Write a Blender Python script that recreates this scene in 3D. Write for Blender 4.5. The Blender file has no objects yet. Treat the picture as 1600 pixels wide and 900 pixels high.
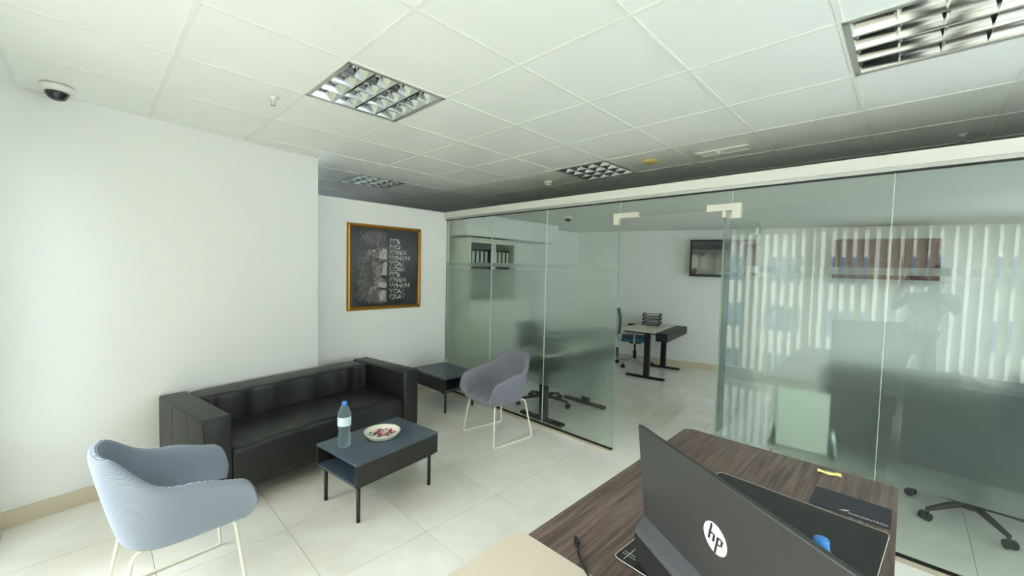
import bpy, bmesh, math, random
from mathutils import Vector, Matrix
random.seed(7)
sc = bpy.context.scene
COL = sc.collection
PI = math.pi
# ------------------------------------------------------------------ camera
F_PX = 637.03
RT = ((0.69720316, -0.71649243, 0.02337419), (-0.01835495, -0.05043685, -0.99855857), (0.71663858, 0.69576916, -0.04831592))
CAM = Vector((-0.90362, -2.04586, 1.6399))
cd = bpy.data.cameras.new('camera'); cam = bpy.data.objects.new('camera', cd); COL.objects.link(cam)
cd.sensor_fit = 'HORIZONTAL'; cd.sensor_width = 36.0; cd.lens = F_PX / 1600 * 36.0; cd.clip_start = 0.01; cd.clip_end = 200
M = Matrix.Identity(4)
for i in range(3):
    M[i][0] = RT[0][i]; M[i][1] = -RT[1][i]; M[i][2] = -RT[2][i]; M[i][3] = CAM[i]
cam.matrix_world = M
sc.camera = cam
# ------------------------------------------------------------------ daylight
SKY = 12.0
w = bpy.data.worlds.new('World'); sc.world = w; w.use_nodes = True
bg = w.node_tree.nodes['Background']; bg.inputs[0].default_value = (0.875, 0.95, 1.05, 1); bg.inputs[1].default_value = SKY
XW = -1.42                      # inner face of the window wall
WY0, WY1, WZ0, WZ1 = -4.45, 1.25, 0.10, 2.36
pl = bpy.data.lights.new('window_portal', 'AREA'); pl.shape = 'RECTANGLE'; pl.size = WY1 - WY0; pl.size_y = WZ1 - WZ0
pl.cycles.is_portal = True
po = bpy.data.objects.new('window_portal', pl); COL.objects.link(po)
po.matrix_world = Matrix(((0, 0, -1, XW - 0.14), (1, 0, 0, (WY0 + WY1) / 2), (0, -1, 0, (WZ0 + WZ1) / 2), (0, 0, 0, 1)))
OX0, OX1, OZ0, OZ1 = 4.4, 5.8, 1.1, 2.1     # added window, out of view in the office's right wall, brightens the office
pl2 = bpy.data.lights.new('added_office_window_portal', 'AREA'); pl2.shape = 'RECTANGLE'; pl2.size = OX1 - OX0; pl2.size_y = OZ1 - OZ0; pl2.cycles.is_portal = True
po2 = bpy.data.objects.new('added_office_window_portal', pl2); COL.objects.link(po2)
po2.matrix_world = Matrix(((1, 0, 0, (OX0 + OX1) / 2), (0, 0, -1, -4.755), (0, 1, 0, (OZ0 + OZ1) / 2), (0, 0, 0, 1)))
HX0, HX1, HZ0, HZ1 = 0.7, 2.24, 0.95, 2.2      # added unseen window in the hall's right wall, evens out the daylight
pl4 = bpy.data.lights.new('added_right_window_portal', 'AREA'); pl4.shape = 'RECTANGLE'; pl4.size = HX1 - HX0; pl4.size_y = HZ1 - HZ0; pl4.cycles.is_portal = True
po4 = bpy.data.objects.new('added_right_window_portal', pl4); COL.objects.link(po4)
po4.matrix_world = Matrix(((1, 0, 0, (HX0 + HX1) / 2), (0, 0, -1, -4.755), (0, 1, 0, (HZ0 + HZ1) / 2), (0, 0, 0, 1)))
sc.view_settings.view_transform = 'Standard'; sc.view_settings.look = 'None'; sc.view_settings.gamma = 1
sc.view_settings.use_curve_mapping = False
sc.view_settings.exposure = 0.6
cy = sc.cycles
cy.use_denoising = True; cy.max_bounces = 10; cy.diffuse_bounces = 8; cy.glossy_bounces = 5; cy.transmission_bounces = 8
cy.transparent_max_bounces = 24; cy.sample_clamp_indirect = 6.0; cy.caustics_reflective = True; cy.caustics_refractive = True; cy.blur_glossy = 0.5

# ------------------------------------------------------------------ materials
def lin(c):
    r = []
    for v in c:
        v /= 255.0
        r.append(v / 12.92 if v <= 0.04045 else ((v + 0.055) / 1.055) ** 2.4)
    return tuple(r) + (1.0,)
class NT:
    def __init__(s, name):
        s.m = bpy.data.materials.new(name); s.m.use_nodes = True
        s.t = s.m.node_tree; s.n = s.t.nodes; s.b = s.n.get('Principled BSDF'); s.out = s.n.get('Material Output')
    def add(s, typ, **k):
        n = s.n.new(typ)
        for a, v in k.items(): setattr(n, a, v)
        return n
    def link(s, a, b): s.t.links.new(a, b)
def mat(name, c, rough=0.5, metal=0.0, spec=0.5, noise=0.0, scale=8.0, bump=0.0, bscale=60.0, stretch=None, coat=0.0, sheen=0.0):
    k = NT(name); b = k.b
    b.inputs['Base Color'].default_value = lin(c); b.inputs['Roughness'].default_value = rough
    b.inputs['Metallic'].default_value = metal; b.inputs['Specular IOR Level'].default_value = spec
    if coat: b.inputs['Coat Weight'].default_value = coat
    if sheen: b.inputs['Sheen Weight'].default_value = sheen
    tc = k.add('ShaderNodeTexCoord'); mp = k.add('ShaderNodeMapping')
    k.link(tc.outputs['Object'], mp.inputs[0])
    if stretch: mp.inputs['Scale'].default_value = stretch
    if noise:
        nz = k.add('ShaderNodeTexNoise'); nz.inputs['Scale'].default_value = scale; nz.inputs['Detail'].default_value = 4
        k.link(mp.outputs[0], nz.inputs['Vector'])
        hs = k.add('ShaderNodeMapRange'); hs.inputs[3].default_value = 1 - noise; hs.inputs[4].default_value = 1 + noise
        k.link(nz.outputs[0], hs.inputs[0])
        mx = k.add('ShaderNodeMix', data_type='RGBA', blend_type='MULTIPLY'); mx.inputs[0].default_value = 1
        mx.inputs[6].default_value = lin(c); k.link(hs.outputs[0], mx.inputs[7]); k.link(mx.outputs[2], b.inputs['Base Color'])
    if bump:
        n2 = k.add('ShaderNodeTexNoise'); n2.inputs['Scale'].default_value = bscale; n2.inputs['Detail'].default_value = 3
        k.link(mp.outputs[0], n2.inputs['Vector'])
        bp = k.add('ShaderNodeBump'); bp.inputs['Strength'].default_value = bump; bp.inputs['Distance'].default_value = 0.004
        k.link(n2.outputs[0], bp.inputs['Height']); k.link(bp.outputs[0], b.inputs['Normal'])
    return k.m
def wood(name, c1, c2, rough, scale, axis):
    k = NT(name)
    tc = k.add('ShaderNodeTexCoord'); mp = k.add('ShaderNodeMapping'); k.link(tc.outputs['Object'], mp.inputs[0])
    mp.inputs['Scale'].default_value = axis
    nz = k.add('ShaderNodeTexNoise'); nz.inputs['Scale'].default_value = scale; nz.inputs['Detail'].default_value = 6; nz.inputs['Distortion'].default_value = 0.6
    k.link(mp.outputs[0], nz.inputs['Vector'])
    cr = k.add('ShaderNodeValToRGB'); cr.color_ramp.elements[0].position = 0.36; cr.color_ramp.elements[1].position = 0.66
    cr.color_ramp.elements[0].color = lin(c1); cr.color_ramp.elements[1].color = lin(c2)
    k.link(nz.outputs[0], cr.inputs[0]); k.link(cr.outputs[0], k.b.inputs['Base Color'])
    k.b.inputs['Roughness'].default_value = rough; k.b.inputs['Specular IOR Level'].default_value = 0.4
    return k.m
def glass(name, tint, ior=1.5):
    k = NT(name); k.n.remove(k.b)
    tr = k.add('ShaderNodeBsdfTransparent'); tr.inputs[0].default_value = tint + (1,)
    gl = k.add('ShaderNodeBsdfGlossy'); gl.inputs['Roughness'].default_value = 0.0
    ge = k.add('ShaderNodeNewGeometry'); mr = k.add('ShaderNodeMapRange'); mr.inputs[3].default_value = ior; mr.inputs[4].default_value = 1 / ior
    k.link(ge.outputs['Backfacing'], mr.inputs[0])
    fr = k.add('ShaderNodeFresnel'); k.link(mr.outputs[0], fr.inputs[0])
    mx = k.add('ShaderNodeMixShader'); k.link(fr.outputs[0], mx.inputs[0]); k.link(tr.outputs[0], mx.inputs[1]); k.link(gl.outputs[0], mx.inputs[2])
    k.link(mx.outputs[0], k.out.inputs[0])
    return k.m
def frost(name):
    k = NT(name); k.n.remove(k.b)
    tr = k.add('ShaderNodeBsdfTransparent'); tr.inputs[0].default_value = (0.97, 0.99, 0.98, 1)
    rf = k.add('ShaderNodeBsdfRefraction'); rf.inputs['Color'].default_value = (0.97, 0.99, 0.98, 1); rf.inputs['Roughness'].default_value = 0.42; rf.inputs['IOR'].default_value = 1.18
    tl = k.add('ShaderNodeBsdfTranslucent'); tl.inputs[0].default_value = (0.85, 0.9, 0.88, 1)
    df = k.add('ShaderNodeBsdfDiffuse'); df.inputs[0].default_value = (0.80, 0.86, 0.84, 1)
    m0 = k.add('ShaderNodeMixShader'); m0.inputs[0].default_value = 0.5; k.link(tl.outputs[0], m0.inputs[1]); k.link(df.outputs[0], m0.inputs[2])
    m1 = k.add('ShaderNodeMixShader'); m1.inputs[0].default_value = 0.4; k.link(rf.outputs[0], m1.inputs[1]); k.link(tr.outputs[0], m1.inputs[2])
    m2 = k.add('ShaderNodeMixShader'); m2.inputs[0].default_value = 0.10; k.link(m1.outputs[0], m2.inputs[1]); k.link(m0.outputs[0], m2.inputs[2])
    k.link(m2.outputs[0], k.out.inputs[0])
    return k.m
def knit(name, c1, c2):
    k = NT(name)
    tc = k.add('ShaderNodeTexCoord'); wv = k.add('ShaderNodeTexWave', wave_type='BANDS', bands_direction='Z')
    k.link(tc.outputs['Object'], wv.inputs['Vector']); wv.inputs['Scale'].default_value = 62; wv.inputs['Distortion'].default_value = 1.5; wv.inputs['Detail'].default_value = 1; wv.inputs['Detail Scale'].default_value = 0.5
    cr = k.add('ShaderNodeValToRGB'); cr.color_ramp.elements[0].color = lin(c1); cr.color_ramp.elements[1].color = lin(c2)
    k.link(wv.outputs[0], cr.inputs[0]); k.link(cr.outputs[0], k.b.inputs['Base Color'])
    bp = k.add('ShaderNodeBump'); bp.inputs['Strength'].default_value = 0.25; bp.inputs['Distance'].default_value = 0.003
    k.link(wv.outputs[0], bp.inputs['Height']); k.link(bp.outputs[0], k.b.inputs['Normal'])
    k.b.inputs['Roughness'].default_value = 0.9; k.b.inputs['Sheen Weight'].default_value = 0.15; k.b.inputs['Specular IOR Level'].default_value = 0.15
    return k.m
def slatmat(name):
    k = NT(name); k.n.remove(k.b)
    df = k.add('ShaderNodeBsdfDiffuse'); df.inputs[0].default_value = lin((232, 226, 205))
    tl = k.add('ShaderNodeBsdfTranslucent'); tl.inputs[0].default_value = lin((236, 228, 205))
    mx = k.add('ShaderNodeMixShader'); mx.inputs[0].default_value = 0.22; k.link(df.outputs[0], mx.inputs[1]); k.link(tl.outputs[0], mx.inputs[2])
    k.link(mx.outputs[0], k.out.inputs[0]); return k.m
def water(name):
    k = NT(name); k.n.remove(k.b)
    g = k.add('ShaderNodeBsdfGlass'); g.inputs['IOR'].default_value = 1.25; g.inputs['Roughness'].default_value = 0.03; g.inputs['Color'].default_value = (0.90, 0.97, 0.99, 1)
    t = k.add('ShaderNodeBsdfTransparent'); t.inputs[0].default_value = (0.86, 0.95, 0.98, 1)
    mx = k.add('ShaderNodeMixShader'); mx.inputs[0].default_value = 0.3; k.link(g.outputs[0], mx.inputs[1]); k.link(t.outputs[0], mx.inputs[2])
    df = k.add('ShaderNodeBsdfTranslucent'); df.inputs[0].default_value = (0.80, 0.92, 0.96, 1); m3 = k.add('ShaderNodeMixShader'); m3.inputs[0].default_value = 0.3; k.link(mx.outputs[0], m3.inputs[1]); k.link(df.outputs[0], m3.inputs[2])
    k.link(m3.outputs[0], k.out.inputs[0]); return k.m
def floormat(name):
    k = NT(name)
    tc = k.add('ShaderNodeTexCoord'); nz = k.add('ShaderNodeTexNoise'); nz.inputs['Scale'].default_value = 2.2; nz.inputs['Detail'].default_value = 6; nz.inputs['Distortion'].default_value = 1.4
    oi = k.add('ShaderNodeObjectInfo'); ad = k.add('ShaderNodeVectorMath', operation='ADD'); k.link(tc.outputs['Object'], ad.inputs[0])
    ml = k.add('ShaderNodeMath', operation='MULTIPLY'); ml.inputs[1].default_value = 40; k.link(oi.outputs['Random'], ml.inputs[0]); k.link(ml.outputs[0], ad.inputs[1])
    k.link(ad.outputs[0], nz.inputs['Vector'])
    cr = k.add('ShaderNodeValToRGB'); cr.color_ramp.elements[0].position = 0.35; cr.color_ramp.elements[1].position = 0.7
    cr.color_ramp.elements[0].color = lin((230, 226, 215)); cr.color_ramp.elements[1].color = lin((240, 237, 229))
    k.link(nz.outputs[0], cr.inputs[0]); k.link(cr.outputs[0], k.b.inputs['Base Color'])
    k.b.inputs['Roughness'].default_value = 0.07; k.b.inputs['Specular IOR Level'].default_value = 0.55
    return k.m
MT = {}
MT['wall'] = mat('wall_paint', (231, 232, 228), 0.85, noise=0.012, scale=3, bump=0.03, bscale=180, spec=0.2)
MT['ceil_base'] = mat('plenum_board', (190, 190, 184), 0.9)
MT['tile_c'] = mat('ceiling_tile_vinyl', (238, 241, 238), 0.34, spec=0.35, noise=0.008, scale=5, bump=0.015, bscale=90)
MT['tbar'] = mat('grid_bar_white', (232, 235, 229), 0.45)
MT['grout'] = mat('grout_beige', (150, 142, 126), 0.9)
MT['tile_f'] = floormat('polished_porcelain')
MT['skirt'] = mat('skirting_tile', (205, 192, 168), 0.3, noise=0.05, scale=4)
MT['glass'] = glass('partition_glass', (0.925, 0.962, 0.942))
MT['glass_edge'] = mat('glass_edge_green', (104, 136, 122), 0.2)
MT['wglass'] = glass('window_glass', (0.96, 0.98, 0.975))
MT['frost'] = frost('frosted_film')
MT['white'] = mat('white_paint', (226, 226, 218), 0.5)
MT['alu'] = mat('anodised_aluminium', (200, 202, 198), 0.3, 0.8)
MT['chrome'] = mat('polished_metal', (215, 218, 216), 0.12, 1.0)
MT['patch'] = mat('satin_patch_fitting', (220, 218, 204), 0.35, 0.2)
MT['gasket'] = mat('black_gasket', (28, 30, 28), 0.6)
MT['mirror'] = mat('mirror_louvre', (196, 200, 199), 0.09, 1.0)
MT['tube'] = mat('lamp_tube', (225, 228, 222), 0.3)
MT['lampbox'] = mat('lamp_housing', (90, 92, 90), 0.5, 0.6)
MT['leather'] = mat('black_leather', (30, 30, 28), 0.40, spec=0.5, noise=0.1, scale=6, bump=0.25, bscale=14)
MT['seam'] = mat('black_seam', (16, 16, 15), 0.7)
MT['tblue'] = mat('table_blue_black', (72, 85, 99), 0.32, noise=0.08, scale=30, stretch=(1, 8, 8))
MT['tblack'] = mat('table_black', (38, 37, 35), 0.5, noise=0.05, scale=20)
MT['legm'] = mat('leg_dark_metal', (50, 48, 46), 0.4, 0.4)
MT['knit'] = knit('knit_blue_grey_lit', (98, 108, 128), (164, 174, 186))  # lit copy of the chair knit, window light put into its colour
MT['knit_shaded'] = knit('knit_grey_shaded', (112, 112, 124), (136, 136, 148))  # same knit for the chair farther from the window, shade put into its colour
MT['wire'] = mat('white_wire', (232, 230, 215), 0.35)
MT['gold'] = mat('gold_frame', (170, 118, 38), 0.35, 0.65, noise=0.15, scale=12)
MT['goldin'] = mat('gold_frame_inner', (120, 80, 26), 0.4, 0.5)
MT['print'] = mat('print_black', (36, 38, 36), 0.25)
for i, g in enumerate((54, 84, 124, 176, 214, 12)):
    MT['lion%d' % i] = mat('print_grey_%d' % i, (g, int(g * .94), int(g * .92)), 0.35)
MT['plastic_w'] = mat('white_plastic', (228, 228, 218), 0.4)
MT['plastic_y'] = mat('yellowed_plastic', (222, 205, 128), 0.5)
MT['dome'] = mat('smoked_dome', (22, 24, 30), 0.08, coat=0.5)
MT['black'] = mat('black_plastic', (24, 24, 23), 0.45)
MT['blackm'] = mat('black_steel', (28, 27, 26), 0.45, 0.2)
MT['desk'] = wood('desk_walnut', (70, 56, 50), (112, 95, 86), 0.36, 4.5, (0.7, 15.0, 15.0))
MT['deskd'] = wood('desk_walnut_dark', (50, 42, 38), (78, 68, 62), 0.42, 5.0, (9.0, 1.0, 1.0))
MT['beige'] = mat('beige_laminate', (196, 184, 164), 0.5, noise=0.02)
MT['mat'] = mat('leather_desk_mat', (30, 31, 29), 0.5, bump=0.15, bscale=120)
MT['stitch'] = mat('white_stitching', (205, 205, 196), 0.7)
MT['pad'] = mat('mouse_pad_cloth', (42, 43, 48), 0.85)
MT['logo'] = mat('light_print', (215, 215, 208), 0.6)
MT['aio'] = mat('monitor_back_grey', (52, 52, 51), 0.40, 0.2, noise=0.02)
MT['aio2'] = mat('monitor_chin_grey', (52, 54, 55), 0.45)
MT['aio3'] = mat('monitor_foot_black', (30, 30, 31), 0.4)
MT['screen'] = mat('dark_screen', (12, 13, 15), 0.12)
MT['tvscreen'] = mat('tv_screen', (20, 22, 24), 0.05, spec=1.0, coat=1.0)
MT['note'] = mat('yellow_paper', (224, 214, 132), 0.8)
MT['cap'] = mat('blue_cap', (64, 132, 214), 0.35)
MT['water'] = water('water_bottle_clear')
MT['label'] = mat('pale_label', (206, 222, 232), 0.5)
MT['dish'] = mat('white_ceramic', (232, 228, 212), 0.2)
MT['red'] = mat('red_sweet', (176, 30, 48), 0.3); MT['teal'] = mat('teal_sweet', (160, 196, 194), 0.3); MT['wsweet'] = mat('white_sweet', (224, 222, 216), 0.3); MT['dsweet'] = mat('dark_sweet', (60, 70, 78), 0.3)
MT['binder'] = mat('binder_dark', (48, 52, 52), 0.5); MT['binderred'] = mat('binder_maroon', (82, 44, 42), 0.5)
MT['cab'] = mat('cabinet_white', (222, 224, 212), 0.5); MT['cabin'] = mat('cabinet_inside_grey', (128, 130, 124), 0.6)
MT['top_w'] = mat('desk_white_top', (212, 208, 192), 0.4)
MT['blue_f'] = mat('blue_seat_fabric', (66, 106, 130), 0.9); MT['mesh_f'] = mat('grey_mesh_back', (104, 106, 106), 0.8); MT['grey_p'] = mat('grey_plastic', (186, 188, 184), 0.4)
MT['brown'] = wood('brown_veneer', (74, 42, 32), (98, 60, 46), 0.4, 4.0, (1, 1, 8))
MT['screenp'] = mat('charcoal_screen_panel', (128, 146, 146), 0.8)
MT['slat'] = slatmat('beige_blind_fabric')
MT['frame_w'] = mat('window_frame_grey', (170, 172, 170), 0.4, 0.3)
MT['skin'] = mat('skin', (150, 105, 82), 0.5); MT['hair'] = mat('hair_black', (22, 19, 17), 0.6); MT['tee'] = mat('light_grey_tee', (196, 198, 198), 0.85); MT['trs'] = mat('dark_trousers', (42, 46, 54), 0.85); MT['shoe'] = mat('dark_shoe', (36, 34, 33), 0.6)
MT['paper'] = mat('paper', (226, 226, 218), 0.7)
MT['facade'] = mat('facade_pale', (196, 190, 178), 0.8); MT['fwin'] = mat('facade_glazing', (70, 100, 124), 0.15); MT['fbrown'] = mat('facade_brown', (118, 74, 56), 0.8); MT['ground'] = mat('street', (120, 118, 112), 0.9)
MT['fabric_b'] = mat('black_chair_fabric', (34, 36, 38), 0.85)

# ------------------------------------------------------------------ mesh helpers
class MB:
    def __init__(s): s.bm = bmesh.new()
    def box(s, x0, x1, y0, y1, z0, z1, bevel=0.0, seg=2, mi=0, rot=None, about=None):
        r = bmesh.ops.create_cube(s.bm, size=1.0); vs = r['verts']
        for v in vs:
            v.co = Vector(((x0 + x1) / 2 + v.co.x * (x1 - x0), (y0 + y1) / 2 + v.co.y * (y1 - y0), (z0 + z1) / 2 + v.co.z * (z1 - z0)))
        fs = set(f for v in vs for f in v.link_faces)
        for f in fs: f.material_index = mi
        if bevel:
            es = set(e for v in vs for e in v.link_edges)
            r2 = bmesh.ops.bevel(s.bm, geom=list(es), offset=bevel, segments=seg, affect='EDGES', profile=0.5)
            vs = list(set(v for f in r2['faces'] for v in f.verts) | set(v for v in vs if v.is_valid))
            for f in set(f for v in vs for f in v.link_faces): f.material_index = mi
        if rot is not None:
            bmesh.ops.rotate(s.bm, verts=vs, cent=about or (0, 0, 0), matrix=rot)
        return vs
    def cyl(s, p, q, r, r2=None, n=12, mi=0, caps=True):
        p = Vector(p); q = Vector(q); d = q - p; r2 = r if r2 is None else r2
        a = d.normalized().orthogonal().normalized(); b = d.normalized().cross(a)
        A = [s.bm.verts.new(p + (a * math.cos(2 * PI * i / n) + b * math.sin(2 * PI * i / n)) * r) for i in range(n)]
        B = [s.bm.verts.new(q + (a * math.cos(2 * PI * i / n) + b * math.sin(2 * PI * i / n)) * r2) for i in range(n)]
        for i in range(n):
            f = s.bm.faces.new((A[i], A[(i + 1) % n], B[(i + 1) % n], B[i])); f.material_index = mi; f.smooth = True
        if caps:
            f = s.bm.faces.new(A[::-1]); f.material_index = mi; f = s.bm.faces.new(B); f.material_index = mi
    def tube(s, pts, r, n=8, closed=False, mi=0):
        pts = [Vector(p) for p in pts]; N = len(pts); rings = []; up = None
        for i, p in enumerate(pts):
            if closed: d = (pts[(i + 1) % N] - pts[i - 1]).normalized()
            else: d = (pts[min(i + 1, N - 1)] - pts[max(i - 1, 0)]).normalized()
            if up is None: up = d.orthogonal().normalized()
            up = (up - d * up.dot(d)).normalized(); b = d.cross(up)
            rr = r[i] if isinstance(r, (list, tuple)) else r
            rings.append([s.bm.verts.new(p + (up * math.cos(2 * PI * j / n) + b * math.sin(2 * PI * j / n)) * rr) for j in range(n)])
        for i in range(N if closed else N - 1):
            A, B = rings[i], rings[(i + 1) % N]
            for j in range(n):
                f = s.bm.faces.new((A[j], A[(j + 1) % n], B[(j + 1) % n], B[j])); f.smooth = True; f.material_index = mi
        if not closed:
            s.bm.faces.new(rings[0][::-1]).material_index = mi; s.bm.faces.new(rings[-1]).material_index = mi
    def lathe(s, prof, n=24, c=(0, 0, 0), mi=0, sy=1.0):
        rings = []
        for r, z in prof:
            rings.append([s.bm.verts.new((c[0] + r * math.cos(2 * PI * j / n), c[1] + r * sy * math.sin(2 * PI * j / n), c[2] + z)) for j in range(n)])
        for A, B in zip(rings, rings[1:]):
            for j in range(n):
                f = s.bm.faces.new((A[j], A[(j + 1) % n], B[(j + 1) % n], B[j])); f.smooth = True; f.material_index = mi
        if prof[0][0] > 1e-5: s.bm.faces.new(rings[0][::-1]).material_index = mi
        if prof[-1][0] > 1e-5: s.bm.faces.new(rings[-1]).material_index = mi
    def prism(s, poly, z0, z1, mi=0):
        A = [s.bm.verts.new((x, y, z0)) for x, y in poly]; B = [s.bm.verts.new((x, y, z1)) for x, y in poly]; n = len(poly)
        for i in range(n): s.bm.faces.new((A[i], A[(i + 1) % n], B[(i + 1) % n], B[i])).material_index = mi
        s.bm.faces.new(A[::-1]).material_index = mi; s.bm.faces.new(B).material_index = mi
    def poly(s, pts, mi=0):
        f = s.bm.faces.new([s.bm.verts.new(p) for p in pts]); f.material_index = mi; return f
    def grid(s, rows, mi=0, smooth=True, closed=False):
        V = [[s.bm.verts.new(p) for p in r] for r in rows]
        for A, B in zip(V, V[1:]):
            m = len(A)
            for j in range(m if closed else m - 1):
                f = s.bm.faces.new((A[j], A[(j + 1) % m], B[(j + 1) % m], B[j])); f.smooth = smooth; f.material_index = mi
        return V
    def mesh(s, name, fix=True):
        if fix: bmesh.ops.recalc_face_normals(s.bm, faces=s.bm.faces)
        me = bpy.data.meshes.new(name); s.bm.to_mesh(me); s.bm.free(); return me
    def build(s, name, mats, parent=None, loc=None, rz=None, smooth=False, subsurf=0):
        me = s.mesh(name)
        for m in (mats if isinstance(mats, (list, tuple)) else [mats]): me.materials.append(MT[m] if isinstance(m, str) else m)
        if smooth:
            for p in me.polygons: p.use_smooth = True
        return link(name, me, parent, loc, rz, subsurf)
def link(name, me, parent=None, loc=None, rz=None, subsurf=0):
    o = bpy.data.objects.new(name, me); COL.objects.link(o)
    if parent is not None: o.parent = parent
    if loc is not None: o.location = loc
    if rz is not None: o.rotation_euler = (0, 0, rz)
    if subsurf:
        md = o.modifiers.new('smooth', 'SUBSURF'); md.levels = subsurf; md.render_levels = subsurf
    return o
def tag(o, label=None, cat=None, group=None, kind=None):
    if label: o['label'] = label
    if cat: o['category'] = cat
    if group: o['group'] = group
    if kind: o['kind'] = kind
    return o
def thing(name, label, cat, loc=(0, 0, 0), rz=0.0, group=None):
    o = bpy.data.objects.new(name, None); COL.objects.link(o); o.location = loc; o.rotation_euler = (0, 0, rz); o.empty_display_size = 0.1
    return tag(o, label, cat, group)
def struct(o): o['kind'] = 'structure'; return o
def copy_tree(o, parent=None):
    c = o.copy(); COL.objects.link(c); c.parent = parent
    for ch in list(o.children): copy_tree(ch, c)
    return c
def bx(name, mats, dims, parent=None, bevel=0.0, seg=2, smooth=False):
    b = MB(); b.box(*dims, bevel=bevel, seg=seg); return b.build(name, mats, parent, smooth=smooth)
def text_mesh(name, body, size, m, parent=None, matrix=None, extrude=0.0, align='LEFT', bold=0.0):
    cu = bpy.data.curves.new(name, 'FONT'); cu.body = body; cu.size = size; cu.extrude = extrude; cu.align_x = align; cu.offset = size * bold
    to = bpy.data.objects.new('tmp_text', cu); COL.objects.link(to)
    dg = bpy.context.evaluated_depsgraph_get()
    me = bpy.data.meshes.new_from_object(to.evaluated_get(dg)); bpy.data.objects.remove(to); bpy.data.curves.remove(cu)
    me.name = name; me.materials.clear(); me.materials.append(MT[m])
    o = link(name, me, parent)
    if matrix is not None: o.matrix_local = matrix
    return o
def fillet(pts, r=0.03, n=4):
    out = []; pts = [Vector(p) for p in pts]
    for i, p in enumerate(pts):
        if i in (0, len(pts) - 1): out.append(p); continue
        a = (pts[i - 1] - p); b = (pts[i + 1] - p); k = min(r, a.length / 2, b.length / 2); A = p + a.normalized() * k; B = p + b.normalized() * k
        for t in range(n + 1):
            t /= n; out.append(A * (1 - t) ** 2 + p * 2 * t * (1 - t) + B * t * t)
    return out

# ================================================================== SETTING
H = 2.65
GX = 2.35                        # front face of the glass partition
def far_x(y): return 6.05 - 0.30 * (y - 1.25)
def left_y(x): return 1.9875 + 0.158 * x
# floor, laid tile by tile
floor = struct(bx('floor', 'grout', (-1.75, 8.2, -4.85, 5.3, -0.12, -0.006)))
T = 0.604; gx0 = 1.111; gy0 = 0.012; cache = {}
for i in range(-5, 12):
    for j in range(-9, 5):
        x0 = max(gx0 + i * T, -1.44); x1 = min(gx0 + (i + 1) * T, 8.0); y0 = max(gy0 + j * T, -4.62); y1 = min(gy0 + (j + 1) * T, 2.6)
        if x1 - x0 < 0.02 or y1 - y0 < 0.02 or x0 > far_x(y1) + 0.1: continue
        key = (round(x1 - x0, 3), round(y1 - y0, 3))
        if key not in cache:
            b = MB(); b.box(-key[0] / 2 + .0012, key[0] / 2 - .0012, -key[1] / 2 + .0012, key[1] / 2 - .0012, -0.0055, 0.0)
            me = b.mesh('floor_tile'); me.materials.append(MT['tile_f']); cache[key] = me
        link('floor_tile', cache[key], floor, ((x0 + x1) / 2, (y0 + y1) / 2, 0))
# ceiling: grid bars and tiles
ceiling = struct(bx('ceiling', 'ceil_base', (-1.75, 8.2, -4.85, 5.3, 2.80, 2.86)))
LAMPS = {(0, 0), (2, 4), (4, 0), (2, -4)}
b = MB(); b.box(-.291, .291, -.291, .291, 0, 0.012); tm = b.mesh('ceiling_tile'); tm.materials.append(MT['tile_c'])
IX0, IX1, IY0, IY1 = -3, 7, -8, 9
for i in range(IX0, IX1):
    for j in range(IY0, IY1):
        if (i, j) in LAMPS: continue
        link('ceiling_tile', tm, ceiling, (i * .6 + .3, j * .6 + .3, H))
for i in range(IX0, IX1 + 1):
    bx('grid_bar', 'tbar', (i * .6 - .011, i * .6 + .011, IY0 * .6, IY1 * .6, H - .003, H + .02), ceiling)
b = MB(); b.box(-.2885, .2885, -.011, .011, -.0025, .02); tb = b.mesh('cross_bar'); tb.materials.append(MT['tbar'])
for j in range(IY0, IY1 + 1):
    for i in range(IX0, IX1): link('cross_bar', tb, ceiling, (i * .6 + .3, j * .6, H))
bx('edge_strip', 'ceil_base', (4.2, 8.2, -4.85, 5.3, H, 2.80), ceiling)
bx('edge_strip', 'ceil_base', (-1.75, -1.57, -4.85, 5.3, H + .03, 2.80), ceiling); bx('edge_strip', 'ceil_base', (-1.57, 4.2, -4.85, -4.70, H + .03, 2.80), ceiling)
# walls
b = MB(); b.prism([(-1.75, left_y(-1.75)), (.631, left_y(.631)), (.631, 2.30), (-1.75, 2.30)], 0, H); struct(b.build('wall_left', 'wall'))
b = MB(); n = Vector((0.158, -1, 0)).normalized() * 0.011
for k in range(5):
    xa, xb = -1.43 + k * .60, min(-1.43 + (k + 1) * .60, .631)
    if xb - xa < .02: continue
    p = [(xa + .001, left_y(xa + .001)), (xb - .001, left_y(xb - .001))]
    b2 = MB(); b2.prism([p[0], (p[0][0] + n.x, p[0][1] + n.y), (p[1][0] + n.x, p[1][1] + n.y), p[1]], 0, 0.105)
    if k == 0: bl = struct(b2.build('baseboard_left', 'skirt'))
    else: b2.build('skirting_tile', 'skirt', bl)
struct(bx('wall_back', 'wall', (.633, 2.40, 2.335, 2.44, 0, 2.345)))
struct(bx('baseboard_back', 'skirt', (.64, 2.30, 2.323, 2.334, 0, 0.10)))
RX0, RX1, RZ0, RZ1 = 1.2, 1.78, 1.1, 1.58           # small added window behind the poster wall, lifts the dark ceiling gap
wb = struct(bx('wall_rear', 'wall', (-1.75, RX0, 5.12, 5.25, 0, 2.80))); bx('pier', 'wall', (RX1, 8.2, 5.12, 5.25, 0, 2.80), wb); bx('apron', 'wall', (RX0, RX1, 5.12, 5.25, 0, RZ0), wb); bx('lintel', 'wall', (RX0, RX1, 5.12, 5.25, RZ1, 2.80), wb)
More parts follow.
